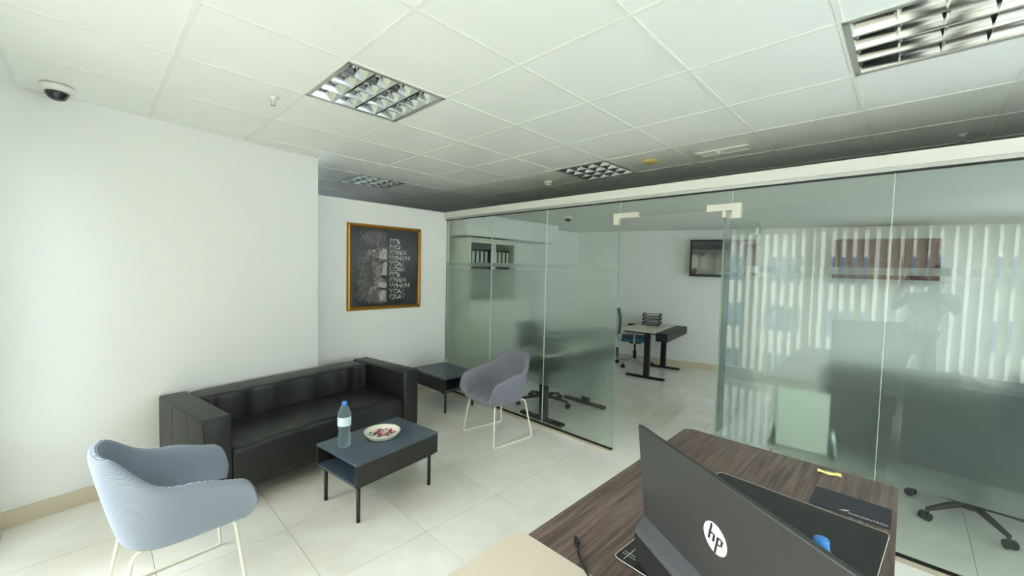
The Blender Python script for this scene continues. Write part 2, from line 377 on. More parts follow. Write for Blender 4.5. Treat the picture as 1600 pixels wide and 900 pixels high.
w3 = MB(); w3.box(RX0, RX1, 5.16, 5.20, RZ0, RZ0 + .04); w3.box(RX0, RX1, 5.16, 5.20, RZ1 - .04, RZ1); w3.box(RX0, RX0 + .04, 5.16, 5.20, RZ0 + .04, RZ1 - .04); w3.box(RX1 - .04, RX1, 5.16, 5.20, RZ0 + .04, RZ1 - .04); added_win3 = struct(w3.build('added_window_3', 'frame_w')); bx('pane', 'wglass', (RX0 + .04, RX1 - .04, 5.176, 5.184, RZ0 + .04, RZ1 - .04), added_win3)  # frame and pane of the added rear window
pl3 = bpy.data.lights.new('added_rear_window_portal', 'AREA'); pl3.shape = 'RECTANGLE'; pl3.size = RX1 - RX0; pl3.size_y = RZ1 - RZ0; pl3.cycles.is_portal = True
po3 = bpy.data.objects.new('added_rear_window_portal', pl3); COL.objects.link(po3); po3.matrix_world = Matrix(((1, 0, 0, (RX0 + RX1) / 2), (0, 0, 1, 5.255), (0, -1, 0, (RZ0 + RZ1) / 2), (0, 0, 0, 1)))
struct(bx('wall_side', 'wall', (.40, .52, 2.31, 5.11, 0, 2.645)))
struct(bx('wall_outer', 'wall', (-1.75, -1.60, 2.01, 5.11, 0, 2.80)))
wr = struct(bx('wall_right', 'wall', (-1.75, HX0, -4.75, -4.63, 0, 2.648)))
bx('pier', 'wall', (HX1, OX0, -4.75, -4.63, 0, 2.648), wr); bx('apron', 'wall', (HX0, HX1, -4.75, -4.63, 0, HZ0), wr); bx('lintel', 'wall', (HX0, HX1, -4.75, -4.63, HZ1, 2.648), wr)
w4 = MB(); w4.box(HX0, HX1, -4.72, -4.66, HZ0, HZ0 + .05); w4.box(HX0, HX1, -4.72, -4.66, HZ1 - .05, HZ1); added_win4 = struct(w4.build('added_window_4', 'frame_w'))  # added fill-light window of the hall, never in view
for k in range(3):
    x = min(max(HX0 + k * (HX1 - HX0) / 2, HX0 + .025), HX1 - .025); bx('mullion', 'frame_w', (x - .025, x + .025, -4.72, -4.66, HZ0 + .05, HZ1 - .05), added_win4)
for k in range(2): x = HX0 + k * (HX1 - HX0) / 2; bx('pane', 'wglass', (x + .026, x + (HX1 - HX0) / 2 - .026, -4.695, -4.687, HZ0 + .05, HZ1 - .05), added_win4)
bx('pier', 'wall', (OX1, 8.2, -4.75, -4.63, 0, 2.648), wr); bx('apron', 'wall', (OX0, OX1, -4.75, -4.63, 0, OZ0), wr); bx('lintel', 'wall', (OX0, OX1, -4.75, -4.63, OZ1, 2.648), wr)
w2 = MB(); w2.box(OX0, OX1, -4.72, -4.66, OZ0, OZ0 + .05); w2.box(OX0, OX1, -4.72, -4.66, OZ1 - .05, OZ1); added_win2 = struct(w2.build('added_window_2', 'frame_w'))  # added fill-light window of the office
for k in range(4):
    x = min(max(OX0 + k * (OX1 - OX0) / 3, OX0 + .025), OX1 - .025); bx('mullion', 'frame_w', (x - .025, x + .025, -4.72, -4.66, OZ0 + .05, OZ1 - .05), added_win2)
for k in range(3): x = OX0 + k * (OX1 - OX0) / 3; bx('pane', 'wglass', (x + .026, x + (OX1 - OX0) / 3 - .026, -4.695, -4.687, OZ0 + .05, OZ1 - .05), added_win2)
struct(bx('wall_corner', 'wall', (5.75, 5.87, 2.70, 5.11, 0, 2.648)))
b = MB(); b.prism([(far_x(2.8), 2.8), (far_x(-4.62), -4.62), (far_x(-4.62) + .12, -4.62), (far_x(2.8) + .12, 2.8)], 0, 2.648); struct(b.build('wall_far', 'wall'))
b = MB(); b.prism([(far_x(2.52) - .012, 2.52), (far_x(-4.6) - .012, -4.6), (far_x(-4.6), -4.6), (far_x(2.52), 2.52)], 0, .105); struct(b.build('baseboard_far', 'skirt'))
struct(bx('wall_office', 'wall', (2.46, 5.9, 2.56, 2.68, 0, 2.355)))
struct(bx('trim_2', 'wall', (2.46, 4.45, 2.12, 2.555, 2.06, 2.355)))       # bulkhead above the binder cabinet
struct(bx('ceiling_office', 'wall', (2.47, 7.9, -4.62, 2.70, 2.36, 2.378)))
# window wall behind the camera
ww = struct(bx('wall_window', 'wall', (XW - .15, XW, -4.75, 2.0, 0, WZ0)))
bx('lintel', 'wall', (XW - .15, XW, -4.75, 2.0, WZ1, 2.80), ww)
bx('pier', 'wall', (XW - .15, XW, WY1, 2.0, WZ0, WZ1), ww); bx('pier', 'wall', (XW - .15, XW, -4.75, WY0, WZ0, WZ1), ww)
NW = 5; pw = (WY1 - WY0) / NW
wf = MB(); wf.box(XW - .11, XW - .04, WY0, WY1, WZ0, WZ0 + .06); wf.box(XW - .11, XW - .04, WY0, WY1, WZ1 - .06, WZ1)
win = struct(wf.build('window_1', 'frame_w'))
for k in range(NW + 1):
    y = min(max(WY0 + k * pw, WY0 + .03), WY1 - .03); bx('mullion', 'frame_w', (XW - .11, XW - .04, y - .03, y + .03, WZ0 + .06, WZ1 - .06), win)
for k in range(NW):
    bx('pane', 'wglass', (XW - .08, XW - .072, WY0 + k * pw + .03, WY0 + (k + 1) * pw - .03, WZ0 + .06, WZ1 - .06), win)

# glass partition
gp = thing('glass_partition', 'clear glass partition with frosted film under a white header beam', 'partition', (GX, 0, 0)); gp['kind'] = 'structure'
bx('header_beam', 'white', (-.05, .075, -4.62, 2.334, 2.272, 2.345), gp, .003, 1)
bx('header_channel', 'alu', (-.03, .055, -4.62, 2.334, 2.250, 2.272), gp)
bx('gasket', 'gasket', (-.006, .018, -4.62, 2.334, 2.243, 2.250), gp)
def pane(y0, y1, z0, z1, film, x=0.0):
    b = MB(); vs = b.box(x, x + .010, y0 + .0015, y1 - .0015, z0, z1)
    for f in b.bm.faces:
        f.normal_update()
        if abs(f.normal.x) < .5: f.material_index = 1
    o = b.build('pane', ['glass', 'glass_edge'], gp)
    if film:
        bx('frosted_film', 'frost', (x + .0108, x + .0122, y0 + .003, y1 - .003, .43, 1.625), o)
        bx('frosted_stripe', 'frost', (x + .0108, x + .0122, y0 + .003, y1 - .003, 1.65, 1.695), o)
    return o
for y0, y1 in ((1.46, 2.33), (.635, 1.46), (-.195, .635)): pane(y0, y1, .025, 2.244, True)
for y0, y1 in ((-1.96, -1.10), (-2.82, -1.96), (-3.68, -2.82), (-4.6, -3.68)): pane(y0, y1, .025, 2.244, True)
pane(-1.10, -.195, 2.112, 2.244, False)
MT['silicone'] = mat('clear_silicone', (196, 214, 204), 0.35)
for y in (1.46, .635, -1.96, -2.82, -3.68): bx('silicone_joint', 'silicone', (-.0008, .0105, y - .0016, y + .0016, .026, 2.243), gp)
for y in (-.195, -1.10): bx('silicone_joint', 'silicone', (-.0008, .0105, y - .0016, y + .0016, 2.112, 2.243), gp)
for y0, y1 in ((-.195, 2.33), (-4.62, -1.10)):
    bx('sill_strip', 'skirt', (-.04, .05, y0, y1, 0.0005, .012), gp); bx('bottom_gasket', 'gasket', (-.004, .016, y0, y1, .012, .025), gp)
def patch(name, poly, parent):
    b = MB(); A = [b.bm.verts.new((-.016, y, z)) for y, z in poly]; B = [b.bm.verts.new((.028, y, z)) for y, z in poly]; n = len(poly)
    for i in range(n): b.bm.faces.new((A[i], A[(i + 1) % n], B[(i + 1) % n], B[i]))
    b.bm.faces.new(A); b.bm.faces.new(B[::-1]); return b.build(name, 'patch', parent)
patch('patch_fitting', [(-.14, 2.145), (-.365, 2.145), (-.365, 2.100), (-.190, 2.100), (-.190, 2.045), (-.14, 2.045)], gp)
patch('patch_fitting', [(-.93, 2.148), (-1.16, 2.148), (-1.16, 2.04), (-1.105, 2.04), (-1.105, 2.098), (-.93, 2.098)], gp)
# door leaf, standing open into the office
dr = thing('door_1', 'frameless glass door leaf standing open into the office', 'door', (GX + .005, -1.045, 0), -PI / 2 + math.radians(88)); dr['kind'] = 'structure'
b = MB(); b.box(0.02, .86, -.005, .005, .012, 2.085)
for f in b.bm.faces:
    f.normal_update()
    if abs(f.normal.y) < .5: f.material_index = 1
dl = b.build('pane', ['glass', 'glass_edge'], dr)
bx('frosted_film', 'frost', (.03, .855, -.0072, -.0058, .43, 1.625), dl); bx('frosted_stripe', 'frost', (.03, .855, -.0072, -.0058, 1.65, 1.695), dl)
bx('top_hinge', 'patch', (.0, .15, -.014, .014, 2.05, 2.10), dr, .003, 1); bx('bottom_hinge', 'patch', (.0, .15, -.014, .014, .012, .06), dr, .003, 1)
b = MB(); b.cyl((.79, -.05, .85), (.79, -.05, 1.25), .012); b.cyl((.79, -.05, .9), (.79, .05, .9), .008); b.cyl((.79, -.05, 1.2), (.79, .05, 1.2), .008); b.cyl((.79, .05, .85), (.79, .05, 1.25), .012); b.build('pull_handle', 'chrome', dr)
bx('lock_clip', 'chrome', (.80, .865, -.016, .016, 1.98, 2.05), dr, .003, 1)

# ================================================================== CEILING LAMPS
def lamp_proto(label):
    t = thing('louvre_ceiling_lamp', label, 'ceiling lamp', (0, 0, H), 0, 'louvred ceiling lamps')
    b = MB()
    for s in (-1, 1):
        b.box(s * .287 - .011, s * .287 + .011, -.298, .298, -.004, .07); b.box(-.298, .298, s * .287 - .011, s * .287 + .011, -.004, .07)
    b.build('frame', 'alu', t)
    bx('housing', 'lampbox', (-.29, .29, -.29, .29, .085, .10), t)
    cell = .552 / 4
    for k in range(4):                               # lamp rows run along local y, parabolic reflectors either side
        cx = -.276 + (k + .5) * cell
        r = MB(); r.cyl((cx, -.27, .052), (cx, .27, .052), .008, n=10); r.build('lamp_tube', 'tube', t)
    for k in range(5):
        x = -.276 + k * cell
        r = MB()
        for s in (-1, 1):
            if (k == 0 and s < 0) or (k == 4 and s > 0): continue
            pr = [(x + s * .006, 0.0), (x + s * .016, .018), (x + s * .032, .040), (x + s * .058, .070)]
            r.grid([[(px, -.276, pz), (px, .276, pz)] for px, pz in pr])
        r.box(x - .006, x + .006, -.276, .276, -.001, .001)
        o = r.build('reflector', 'mirror', t)
    for k in range(5):
        y = -.276 + k * cell
        r = MB()
        for s in (-1, 1):
            if (k == 0 and s < 0) or (k == 4 and s > 0): continue
            r.grid([[(-.276, y + s * .001, .0), (.276, y + s * .001, .0)], [(-.276, y + s * .006, .022), (.276, y + s * .006, .022)], [(-.276, y + s * .014, .045), (.276, y + s * .014, .045)]])
        r.build('cross_louvre', 'mirror', t)
    return t
lp = lamp_proto('louvred square ceiling lamp above the black sofa corner, largest on the left')
lp.location = (.3, .3, H); lp['label'] = 'square louvred ceiling lamp above the coffee table and sofa'
for (x, y), lab, rz in (((1.5, 2.7), 'small square louvred ceiling lamp in the dark gap above the lion picture wall', 0), ((2.7, .3), 'square louvred ceiling lamp behind the white header of the glass wall', PI / 2), ((1.5, -2.1), 'large bright louvred ceiling lamp at the top right above the desk', 0)):
    c = copy_tree(lp); c.location = (x, y, H); c['label'] = lab; c.rotation_euler = (0, 0, rz)

# ceiling devices
t = thing('dome_camera', 'white dome security camera on the ceiling above the left wall', 'security camera', (-1.03, 1.60, H - .003))
b = MB(); b.lathe([(.072, 0), (.075, -.012), (.070, -.034), (.052, -.038)], 28); b.build('base_ring', 'plastic_w', t)
b = MB(); b.lathe([(.052, -.036), (.050, -.052), (.038, -.072), (.020, -.083), (0.0001, -.086)], 24); d = b.build('dome', 'dome', t)
b = MB(); b.lathe([(.0001, -.030), (.012, -.030), (.012, -.05), (.0001, -.05)], 12, (.02, -.01, -.03)); b.build('lens', 'black', d)
t2 = copy_tree(t); t2.location = (3.60, 1.30, 2.359); t2['label'] = 'small dome camera on the office ceiling behind the glass'; t2.scale = (.85, .85, .85)
def sprinkler(x, y, lab):
    t = thing('fire_sprinkler', lab, 'sprinkler', (x, y, H - .003), random.random() * 3, 'ceiling sprinkler heads')
    b = MB(); b.lathe([(.030, 0), (.030, -.003), (.012, -.008), (.009, -.02), (.0001, -.02)], 16); b.build('escutcheon', 'plastic_w', t)
    b = MB()
    for s in (-1, 1): b.tube([(0, s * .006, -.018), (0, s * .014, -.032), (0, s * .003, -.048)], .0028, 6)
    b.build('yoke', 'alu', t)
    b = MB(); b.lathe([(.0001, -.046), (.016, -.047), (.017, -.050), (.0001, -.050)], 14); b.build('deflector', 'alu', t)
sprinkler(-.115, .785, 'pendent sprinkler head on the ceiling left of the large lamp')
sprinkler(3.35, -2.27, 'pendent sprinkler head on the shaded ceiling at the far right')
sprinkler(3.40, 1.93, 'tiny sprinkler head in the dark ceiling gap over the header beam')
t = thing('smoke_detector', 'round white smoke detector on the ceiling near the header beam', 'smoke detector', (2.77, .976, H - .003))
b = MB(); b.lathe([(.050, 0), (.052, -.014), (.046, -.024)], 24); b.build('base', 'plastic_w', t)
b = MB(); b.lathe([(.040, -.024), (.042, -.036), (.030, -.046), (.0001, -.048)], 24); s_ = b.build('sensor_head', 'plastic_w', t)
b = MB()
for k in range(6): a = k * PI / 3; b.box(.0425 * math.cos(a) - .004, .0425 * math.cos(a) + .004, .0425 * math.sin(a) - .004, .0425 * math.sin(a) + .004, -.034, -.027)
b.build('vent_ring', 'black', s_)['kind'] = 'stuff'
t = thing('ceiling_disc', 'yellowed round disc fitting on the ceiling beside the slot diffuser', 'ceiling fitting', (2.665, -.30, H - .003))
b = MB(); b.lathe([(.074, 0), (.076, -.006), (.068, -.014)], 28); b.build('rim', 'plastic_y', t)
b = MB(); b.lathe([(.066, -.013), (.05, -.019), (.0001, -.021)], 28); b.build('cover', 'plastic_y', t)
t = thing('slot_diffuser', 'cream slot air diffuser on the ceiling left of the header fitting', 'air vent', (2.735, -.90, H - .003))
b = MB()
b.box(-.075, -.055, -.2, .2, -.012, 0); b.box(.055, .075, -.2, .2, -.012, 0); b.box(-.055, .055, -.2, -.185, -.012, 0); b.box(-.055, .055, .185, .2, -.012, 0); b.build('frame', 'plastic_w', t)
for k in range(3): bx('blade', 'plastic_w', (-.04 + k * .032, -.028 + k * .032, -.185, .185, -.009, -.002), t)
bx('knob', 'plastic_w', (-.06, -.045, .0, .03, -.03, -.012), t)

# ================================================================== BLINDS
bl = thing('vertical_blind', 'beige vertical blind across the window behind the camera', 'blind', (XW + .06, 0, 0))
bx('head_rail', 'white', (-.022, .022, WY0 + .02, WY1 - .02, WZ1 - .05, WZ1 - .008), bl)
b = MB(); rows = []
for q in range(7):
    u = -1 + q / 3.0; rows.append([(u * .056, .006 * (1 - u * u), z) for z in (0, 2.17)])
b.grid(rows, smooth=True); sm = b.mesh('blind_slat'); sm.materials.append(MT['slat'])
NS = int((WY1 - WY0 - .1) / .112)
for k in range(NS):
    y = WY0 + .07 + k * .112
    a = math.radians(-43 + random.uniform(-5, 5))
    link('blind_slat', sm, bl, (0, y, WZ0 + .025), a)
b = MB(); b.tube([(.03, WY1 - .06, WZ1 - .03), (.03, WY1 - .06, .75)], .002, 6); b.build('cord', 'white', bl)

# ================================================================== LOUNGE
# sofa
SA = 0.15999
sofa = thing('sofa', 'black leather three-seat sofa against the left wall', 'sofa', (-.4586, 1.008, 0), SA)
W_, D_, H_, A_ = 1.748, .818, .657, .171
bx('armrest', 'leather', (0, A_, 0, D_, .115, H_), sofa, .018, 3, True)
arm2 = bx('armrest', 'leather', (W_ - A_, W_, 0, D_, .115, H_), sofa, .018, 3, True)
arm1 = [c for c in sofa.children if c.name.startswith('armrest')][0]
for y in (.24, .52): bx('seam', 'seam', (-.0012, .004, y - .002, y + .002, .14, H_ - .02), arm1)
bx('base', 'leather', (A_ + .002, W_ - A_ - .002, .03, D_ - .02, .125, .30), sofa, .012, 2, True)
def cushion(x0, x1, y0, y1, z0, z1, nx, ny, wr, seed, top=True):
    # soft box with wrinkles: closed grid around the x-section
    rnd = random.Random(seed); b = MB(); rows = []
    n = 28
    ph = [rnd.uniform(0, 6.28) for _ in range(6)]
    for i in range(nx + 1):
        u = i / nx; x = x0 + (x1 - x0) * u; e = min(u, 1 - u) * (x1 - x0)
        infl = 1 - 0.5 * math.exp(-e / .03)
        ring = []
        for k in range(n):
            a = 2 * PI * k / n; ca, sa = math.cos(a), math.sin(a); q = .16
            yy = math.copysign(abs(ca) ** q, ca); zz = math.copysign(abs(sa) ** q, sa)
            hy = (y1 - y0) / 2 - .012 * (1 - infl); hz = (z1 - z0) / 2 - .02 * (1 - infl)
            y = (y0 + y1) / 2 + hy * yy; z = (z0 + z1) / 2 + hz * zz
            wv = wr * (math.sin(x * 34 + ph[0] + y * 9) * .5 + math.sin(x * 57 + ph[1] - y * 14) * .35 + math.sin(x * 13 + ph[2]) * .5) * math.exp(-e / .22)
            wv += wr * .35 * math.sin(x * 21 + y * 6 + ph[3])
            if top and zz > 0.5: z += wv + .012 * math.sin(PI * u) * 1.0
            if not top and yy < -.5: y += wv
            ring.append((x, y, z))
        rows.append(ring)
    V = b.grid(rows, closed=True); b.bm.faces.new(V[0][::-1]); b.bm.faces.new(V[-1])
    return b
cushion(A_ + .004, W_ - A_ - .004, .005, .60, .128, .425, 90, 0, .010, 3).build('seat_cushion', 'leather', sofa, smooth=True)
bk = cushion(A_ + .004, W_ - A_ - .004, .56, D_ - .005, .30, H_ - .006, 90, 0, .015, 5, top=False); bk.build('backrest', 'leather', sofa, smooth=True)
for x in (.09, W_ - .09):
    for y in (.08, D_ - .08):
        b = MB(); b.cyl((x, y, .0005), (x, y, .12), .022, .026); b.build('leg', 'black', sofa)

# coffee table and its twin by the glass
def low_table(label, loc, rz, topmat):
    t = thing('coffee_table', label, 'table', loc, rz, 'low open-ended tables')
    L, D, zt, zb = .678, .483, .402, .239
    bx('top', topmat, (0, L, 0, D, zt - .016, zt), t, .002, 1)
    bx('bottom_shelf', 'tblue', (.004, L - .004, .004, D - .004, zb + .012, zb + .026), t, .001, 1)
    bx('side_panel', 'tblack', (.002, L - .002, .002, .016, zb + .01, zt - .016), t); bx('side_panel', 'tblack', (.002, L - .002, D - .016, D - .002, zb + .01, zt - .016), t)
    b = MB(); b.box(.02, L - .02, .02, .04, zb - .006, zb + .012); b.box(.02, L - .02, D - .04, D - .02, zb - .006, zb + .012); b.box(.02, .04, .04, D - .04, zb - .006, zb + .012); b.box(L - .04, L - .02, .04, D - .04, zb - .006, zb + .012); b.build('underframe', 'legm', t)
    for x in (.045, L - .045):
        for y in (.045, D - .045):
            b = MB(); b.cyl((x, y, .0005), (x, y, zb), .0125, .0125, 14); b.build('leg', 'legm', t)
    return t
low_table('low blue-black coffee table with an open end, in front of the sofa', (.209, .341, 0), math.radians(7.1), 'tblue')
low_table('low black side table in the corner between sofa and glass wall', (2.262, 1.555, 0), PI / 2, 'tblue')

# tub chairs
def smooth01(a, b, x):
    x = max(0.0, min(1.0, (x - a) / (b - a))); return x * x * (3 - 2 * x)
def plan(s, b_, cx, L):
    if abs(s) <= .5:
        a = s * PI; c = math.cos(a); sn = math.sin(a)
        return Vector((-cx * abs(c) ** .75, math.copysign(b_ * abs(sn) ** .75, sn), 0))
    t = (abs(s) - .5) * 2
    return Vector((L * t, math.copysign(b_ * (1 - .03 * t * t), s), 0))
def tub_chair(label, loc, rz, fab, seed):
    t = thing('tub_chair', label, 'chair', loc, rz, 'upholstered tub chairs on white wire frames')
    N = 48; b = MB(); rows = []; rnd = random.Random(seed)
    for i in range(N + 1):
        s = -1 + 2 * i / N; a = abs(s)
        h = .805 - .15 * smooth01(.17, .50, a) - .05 * smooth01(.5, .88, a)
        if a > .84: h -= .16 * (1 - math.sqrt(max(0, 1 - ((a - .84) / .16) ** 2)))
        th = .050 - .012 * smooth01(.7, 1, a)
        back = 1 - smooth01(.18, .48, a)
        Bo = plan(s, .232, .205, .245); Ro = plan(s, .292 - .0 * back, .300, .285)
        if a < .5:                                            # narrow the top of the backrest
            Ro.y *= (1 - .16 * (1 - smooth01(.2, .45, a)))
        nin = Vector((-Ro.x, -Ro.y, 0)) if a <= .5 else Vector((0, -Ro.y, 0))
        nin.normalize()
        zb = .372
        def P(f, z, inset=0): q = Bo.lerp(Ro, f) + nin * inset; q.z = z; return tuple(q)
        rows.append([P(.0, zb - .004, .03), P(0.04, zb + .002), P(.30, zb + (h - zb) * .22), P(.62, zb + (h - zb) * .52), P(.86, zb + (h - zb) * .80), P(1.0, h - .022), P(1.02, h - .004, th * .25), P(1.0, h, th * .55), P(.99, h - .014, th * .95), P(.86, .43 + (h - .43) * .72, th), P(.62, .43 + (h - .43) * .42, th + .004), P(.38, .43 + (h - .43) * .16, th + .012), P(.18, .432, th + .03)])
    V = b.grid(rows)
    b.bm.faces.new(V[0]); b.bm.faces.new(V[-1][::-1])
    b.build('shell', fab, t, smooth=True, subsurf=1)
    b = MB(); rows = []; M_ = 16
    for i in range(15):                                       # seat, back to front, then over the front lip and back underneath
        s = .06 + .94 * i / 14
        L = plan(s, .232, .205, .245); q = Vector((-L.x, -L.y, 0)) if s <= .5 else Vector((0, -L.y, 0)); q.normalize()
        L = L + q * .035; y = L.y; row = []
        for k in range(M_ + 1):
            v = -1 + 2 * k / M_
            z = .438 - .016 * (1 - v * v) * math.sin(PI * min(1, i / 13)) - .02 * smooth01(11, 14, i)
            z += .010 * math.exp(-((v - .1 - (L.x) * 1.2) / .10) ** 2) * smooth01(-.2, .1, L.x + .1) * (1 - smooth01(.12, .24, L.x))
            row.append((L.x, v * y, z))
        rows.append(row)
    x1, y1 = rows[-1][0][0], abs(rows[-1][0][1])
    for dx, z in ((.014, .405), (.008, .380), (-.03, .368)): rows.append([(x1 + dx + .02 * (1 - (-1 + 2 * k / M_) ** 2), (-1 + 2 * k / M_) * y1, z) for k in range(M_ + 1)])
    rows.append([(-.18, (-1 + 2 * k / M_) * .10, .366) for k in range(M_ + 1)])
    b.grid(rows); b.build('seat', fab, t, smooth=True)
    for s in (-1, 1):
        b = MB(); b.tube(fillet([(.10, s * .15, .366), (.195, s * .205, .372), (.235, s * .255, .008), (-.235, s * .245, .008), (-.175, s * .195, .372), (-.08, s * .15, .366)], .025), .0075, 8)
        b.build('sled_leg', 'wire', t)
    return t
tub_chair('pale blue-grey ribbed tub chair at the left, seen from behind', (-.64, .465, 0), math.radians(2), 'knit', 1)
tub_chair('grey tub chair in front of the glass wall, facing the coffee table', (1.855, .785, 0), math.radians(173), 'knit_shaded', 2)

# bottles
def bottle(label, loc, h=.235, r=.033):
    t = thing('water_bottle', label, 'bottle', loc, random.random() * 3, 'plastic water bottles')
    k = h / .235
    prof = [(.0001, .004), (.022, .0), (.031, .006), (.033, .02), (.031, .032), (.033, .042), (.031, .056), (.029, .072), (.0275, .085), (.030, .098), (.033, .112), (.033, .165), (.031, .178), (.025, .196), (.017, .212), (.0135, .218), (.0135, .222), (.0001, .222)]
    b = MB(); b.lathe([(q[0] * r / .033, q[1] * k) for q in prof], 28); b.build('body', 'water', t, smooth=True)
    b = MB(); b.lathe([(.0157, .216 * k), (.0162, .218 * k), (.0160, .232 * k), (.0145, .2345 * k), (.0001, .235 * k)], 24); c = b.build('cap', 'cap', t)
    b = MB(); b.lathe([(.0172, .2155 * k), (.0172, .2185 * k)], 24); b.build('cap_ring', 'cap', c)
    b = MB(); rr = r + .0006; b.grid([[(rr * math.cos(a), rr * math.sin(a), z * k) for z in (.115, .16)] for a in [i * PI / 14 - .3 for i in range(18)]]); b.build('label', 'label', t, smooth=True)
    return t
bottle('clear water bottle with a blue cap on the coffee table', (.268, .645, .4025), h=.312, r=.043)
bottle('water bottle with a blue cap behind the monitor on the desk', (.335, -1.925, .7595), h=.235, r=.034)
# sweets dish
t = thing('sweets_dish', 'round white ceramic dish holding sweets on the coffee table', 'dish', (.545, .640, .4025))
b = MB(); b.lathe([(.0001, .0), (.100, .0), (.106, .004), (.125, .032), (.128, .037), (.125, .039), (.119, .034), (.103, .009), (.0001, .007)], 48); b.build('bowl', 'dish', t, smooth=True)
protos = {}
for nm in ('red', 'teal', 'wsweet', 'dsweet'):
    b = MB(); bmesh.ops.create_icosphere(b.bm, subdivisions=2, radius=.0085)
    for v in b.bm.verts: v.co.z *= .62; v.co.x *= 1.25
    b.grid([[(-.0098, -.002, .0), (-.0098, .002, .0)], [(-.017, -.006, .002), (-.017, .006, -.001)]]); b.grid([[(.0098, -.002, .0), (.0098, .002, .0)], [(.017, -.006, .001), (.017, .006, .003)]])
    me = b.mesh('sweet'); me.materials.append(MT[nm]); protos[nm] = me
LABS = {'red': 'red wrapped sweet in the white dish', 'teal': 'pale teal wrapped sweet in the white dish', 'wsweet': 'white wrapped sweet in the white dish', 'dsweet': 'dark grey wrapped sweet in the white dish'}
pts = []
for k in range(900):
    a = random.uniform(0, 2 * PI); r = .092 * math.sqrt(random.random()); p = (r * math.cos(a), r * math.sin(a))
    if all((p[0] - q[0]) ** 2 + (p[1] - q[1]) ** 2 > .0205 ** 2 for q in pts): pts.append(p)
for i, p in enumerate(pts):
    nm = ('red', 'teal', 'red', 'wsweet', 'teal', 'dsweet', 'red', 'wsweet')[i % 8]
    o = link('sweet', protos[nm], None, (.545 + p[0], .640 + p[1], .4025 + .0132), random.uniform(0, 6)); tag(o, LABS[nm], 'sweet', 'sweets in the dish: ' + nm.replace('wsweet', 'white').replace('dsweet', 'dark'))

# ------------------------------------------------------------------ framed lion picture
PX0, PX1, PZ0, PZ1 = 1.02, 1.955, 1.128, 2.098
pic = thing('framed_picture', 'gold framed lion picture with motivational lettering on the recessed wall', 'picture', (PX0, 2.334, PZ0))
PW, PH, FW = PX1 - PX0, PZ1 - PZ0, .042
def rail(p, name='frame_rail'):
    b = MB()
    (xa, za), (xb, zb), (xc, zc), (xd, zd) = p      # outer a-b, inner b'..a'
    lv = [(0, 0, -.001), (.25, 0, -.026), (.62, 0, -.030), (1, 0, -.014), (1, 0, -.001)]
    rows = [[(xa + (xd - xa) * f, y, za + (zd - za) * f), (xb + (xc - xb) * f, y, zb + (zc - zb) * f)] for f, _, y in lv]
    b.grid(rows + [rows[0]], smooth=False); o = b.build(name, 'gold', pic); return o
ins = [(FW, FW), (PW - FW, FW), (PW - FW, PH - FW), (FW, PH - FW)]; outc = [(0, 0), (PW, 0), (PW, PH), (0, PH)]
for i in range(4): j = (i + 1) % 4; rail((outc[i], outc[j], ins[j], ins[i]))
bx('print', 'print', (FW - .003, PW - FW + .003, -.009, -.001, FW - .003, PH - FW + .003), pic)
# lion half face, flat print: layered strokes
bp = MB(); Y0 = [-.0092]
def pt(x, z): return (FW + x * (PW - 2 * FW), Y0[0], FW + z * (PH - 2 * FW))
def stroke(pts2, w0, mi):
    Y0[0] -= .0000012
    for k in range(len(pts2) - 1):
        (xa, za), (xb, zb) = pts2[k], pts2[k + 1]; d = Vector((xb - xa, zb - za)); 
        if d.length < 1e-6: continue
        n_ = Vector((-d.y, d.x)).normalized(); f0 = w0 * (1 - k / (len(pts2) - 1)) ** .6; f1 = w0 * (1 - (k + 1) / (len(pts2) - 1)) ** .6
        bp.poly([pt(xa + n_.x * f0, za + n_.y * f0), pt(xb + n_.x * f1, zb + n_.y * f1), pt(xb - n_.x * f1, zb - n_.y * f1), pt(xa - n_.x * f0, za - n_.y * f0)], mi)
def shape(pts2, mi):
    Y0[0] -= .00002; bp.poly([pt(*q) for q in pts2], mi)
XC = .505                                                   # the face is cut off here
rl = random.Random(11)
shape([(XC, .97), (.36, .985), (.22, .95), (.12, .86), (.07, .72), (.05, .55), (.06, .36), (.10, .22), (.17, .10), (.30, .05), (.42, .03), (XC, .05)], 0)
def mane(n, fx, shade, wmin, wmax):
    for _ in range(n):
        x, z, ang, L = fx(); pts2 = []
        cv = rl.uniform(-.5, .5)
        for k in range(6):
            pts2.append((x, z)); x += L / 5 * math.cos(ang); z += L / 5 * math.sin(ang); ang += cv / 5
            if x > XC or x < .02 or z < .02 or z > .98: break
        if len(pts2) > 2: stroke(pts2, rl.uniform(wmin, wmax), rl.choice(shade))
def crown(): a = rl.uniform(.25, .5); return rl.uniform(.22, XC - .02), rl.uniform(.76, .86), rl.uniform(1.3, 2.6), rl.uniform(.10, .2)
def side(): z = rl.uniform(.16, .74); return rl.uniform(.17, .27), z, rl.uniform(3.5, 4.6), rl.uniform(.10, .20)
def beard(): return rl.uniform(.22, XC - .03), rl.uniform(.10, .26), rl.uniform(4.2, 5.0), rl.uniform(.08, .16)
mane(200, crown, (0, 1, 1, 2), .003, .007); mane(260, side, (0, 0, 1, 1, 2), .003, .007); mane(170, beard, (0, 1, 1, 2), .003, .007)
shape([(XC, .78), (.43, .785), (.36, .74), (.31, .66), (.29, .55), (.30, .44), (.33, .34), (.38, .27), (.44, .24), (XC, .235)], 1)
shape([(XC, .74), (.45, .75), (.40, .70), (.385, .63), (.41, .60), (XC, .61)], 3)
shape([(XC, .58), (.455, .56), (.44, .46), (.43, .37), (XC, .36)], 3)
shape([(.33, .50), (.40, .47), (.43, .40), (.40, .33), (.35, .38)], 2)
shape([(.385, .29), (.43, .31), (XC, .30), (XC, .24), (.44, .235), (.40, .25)], 3)
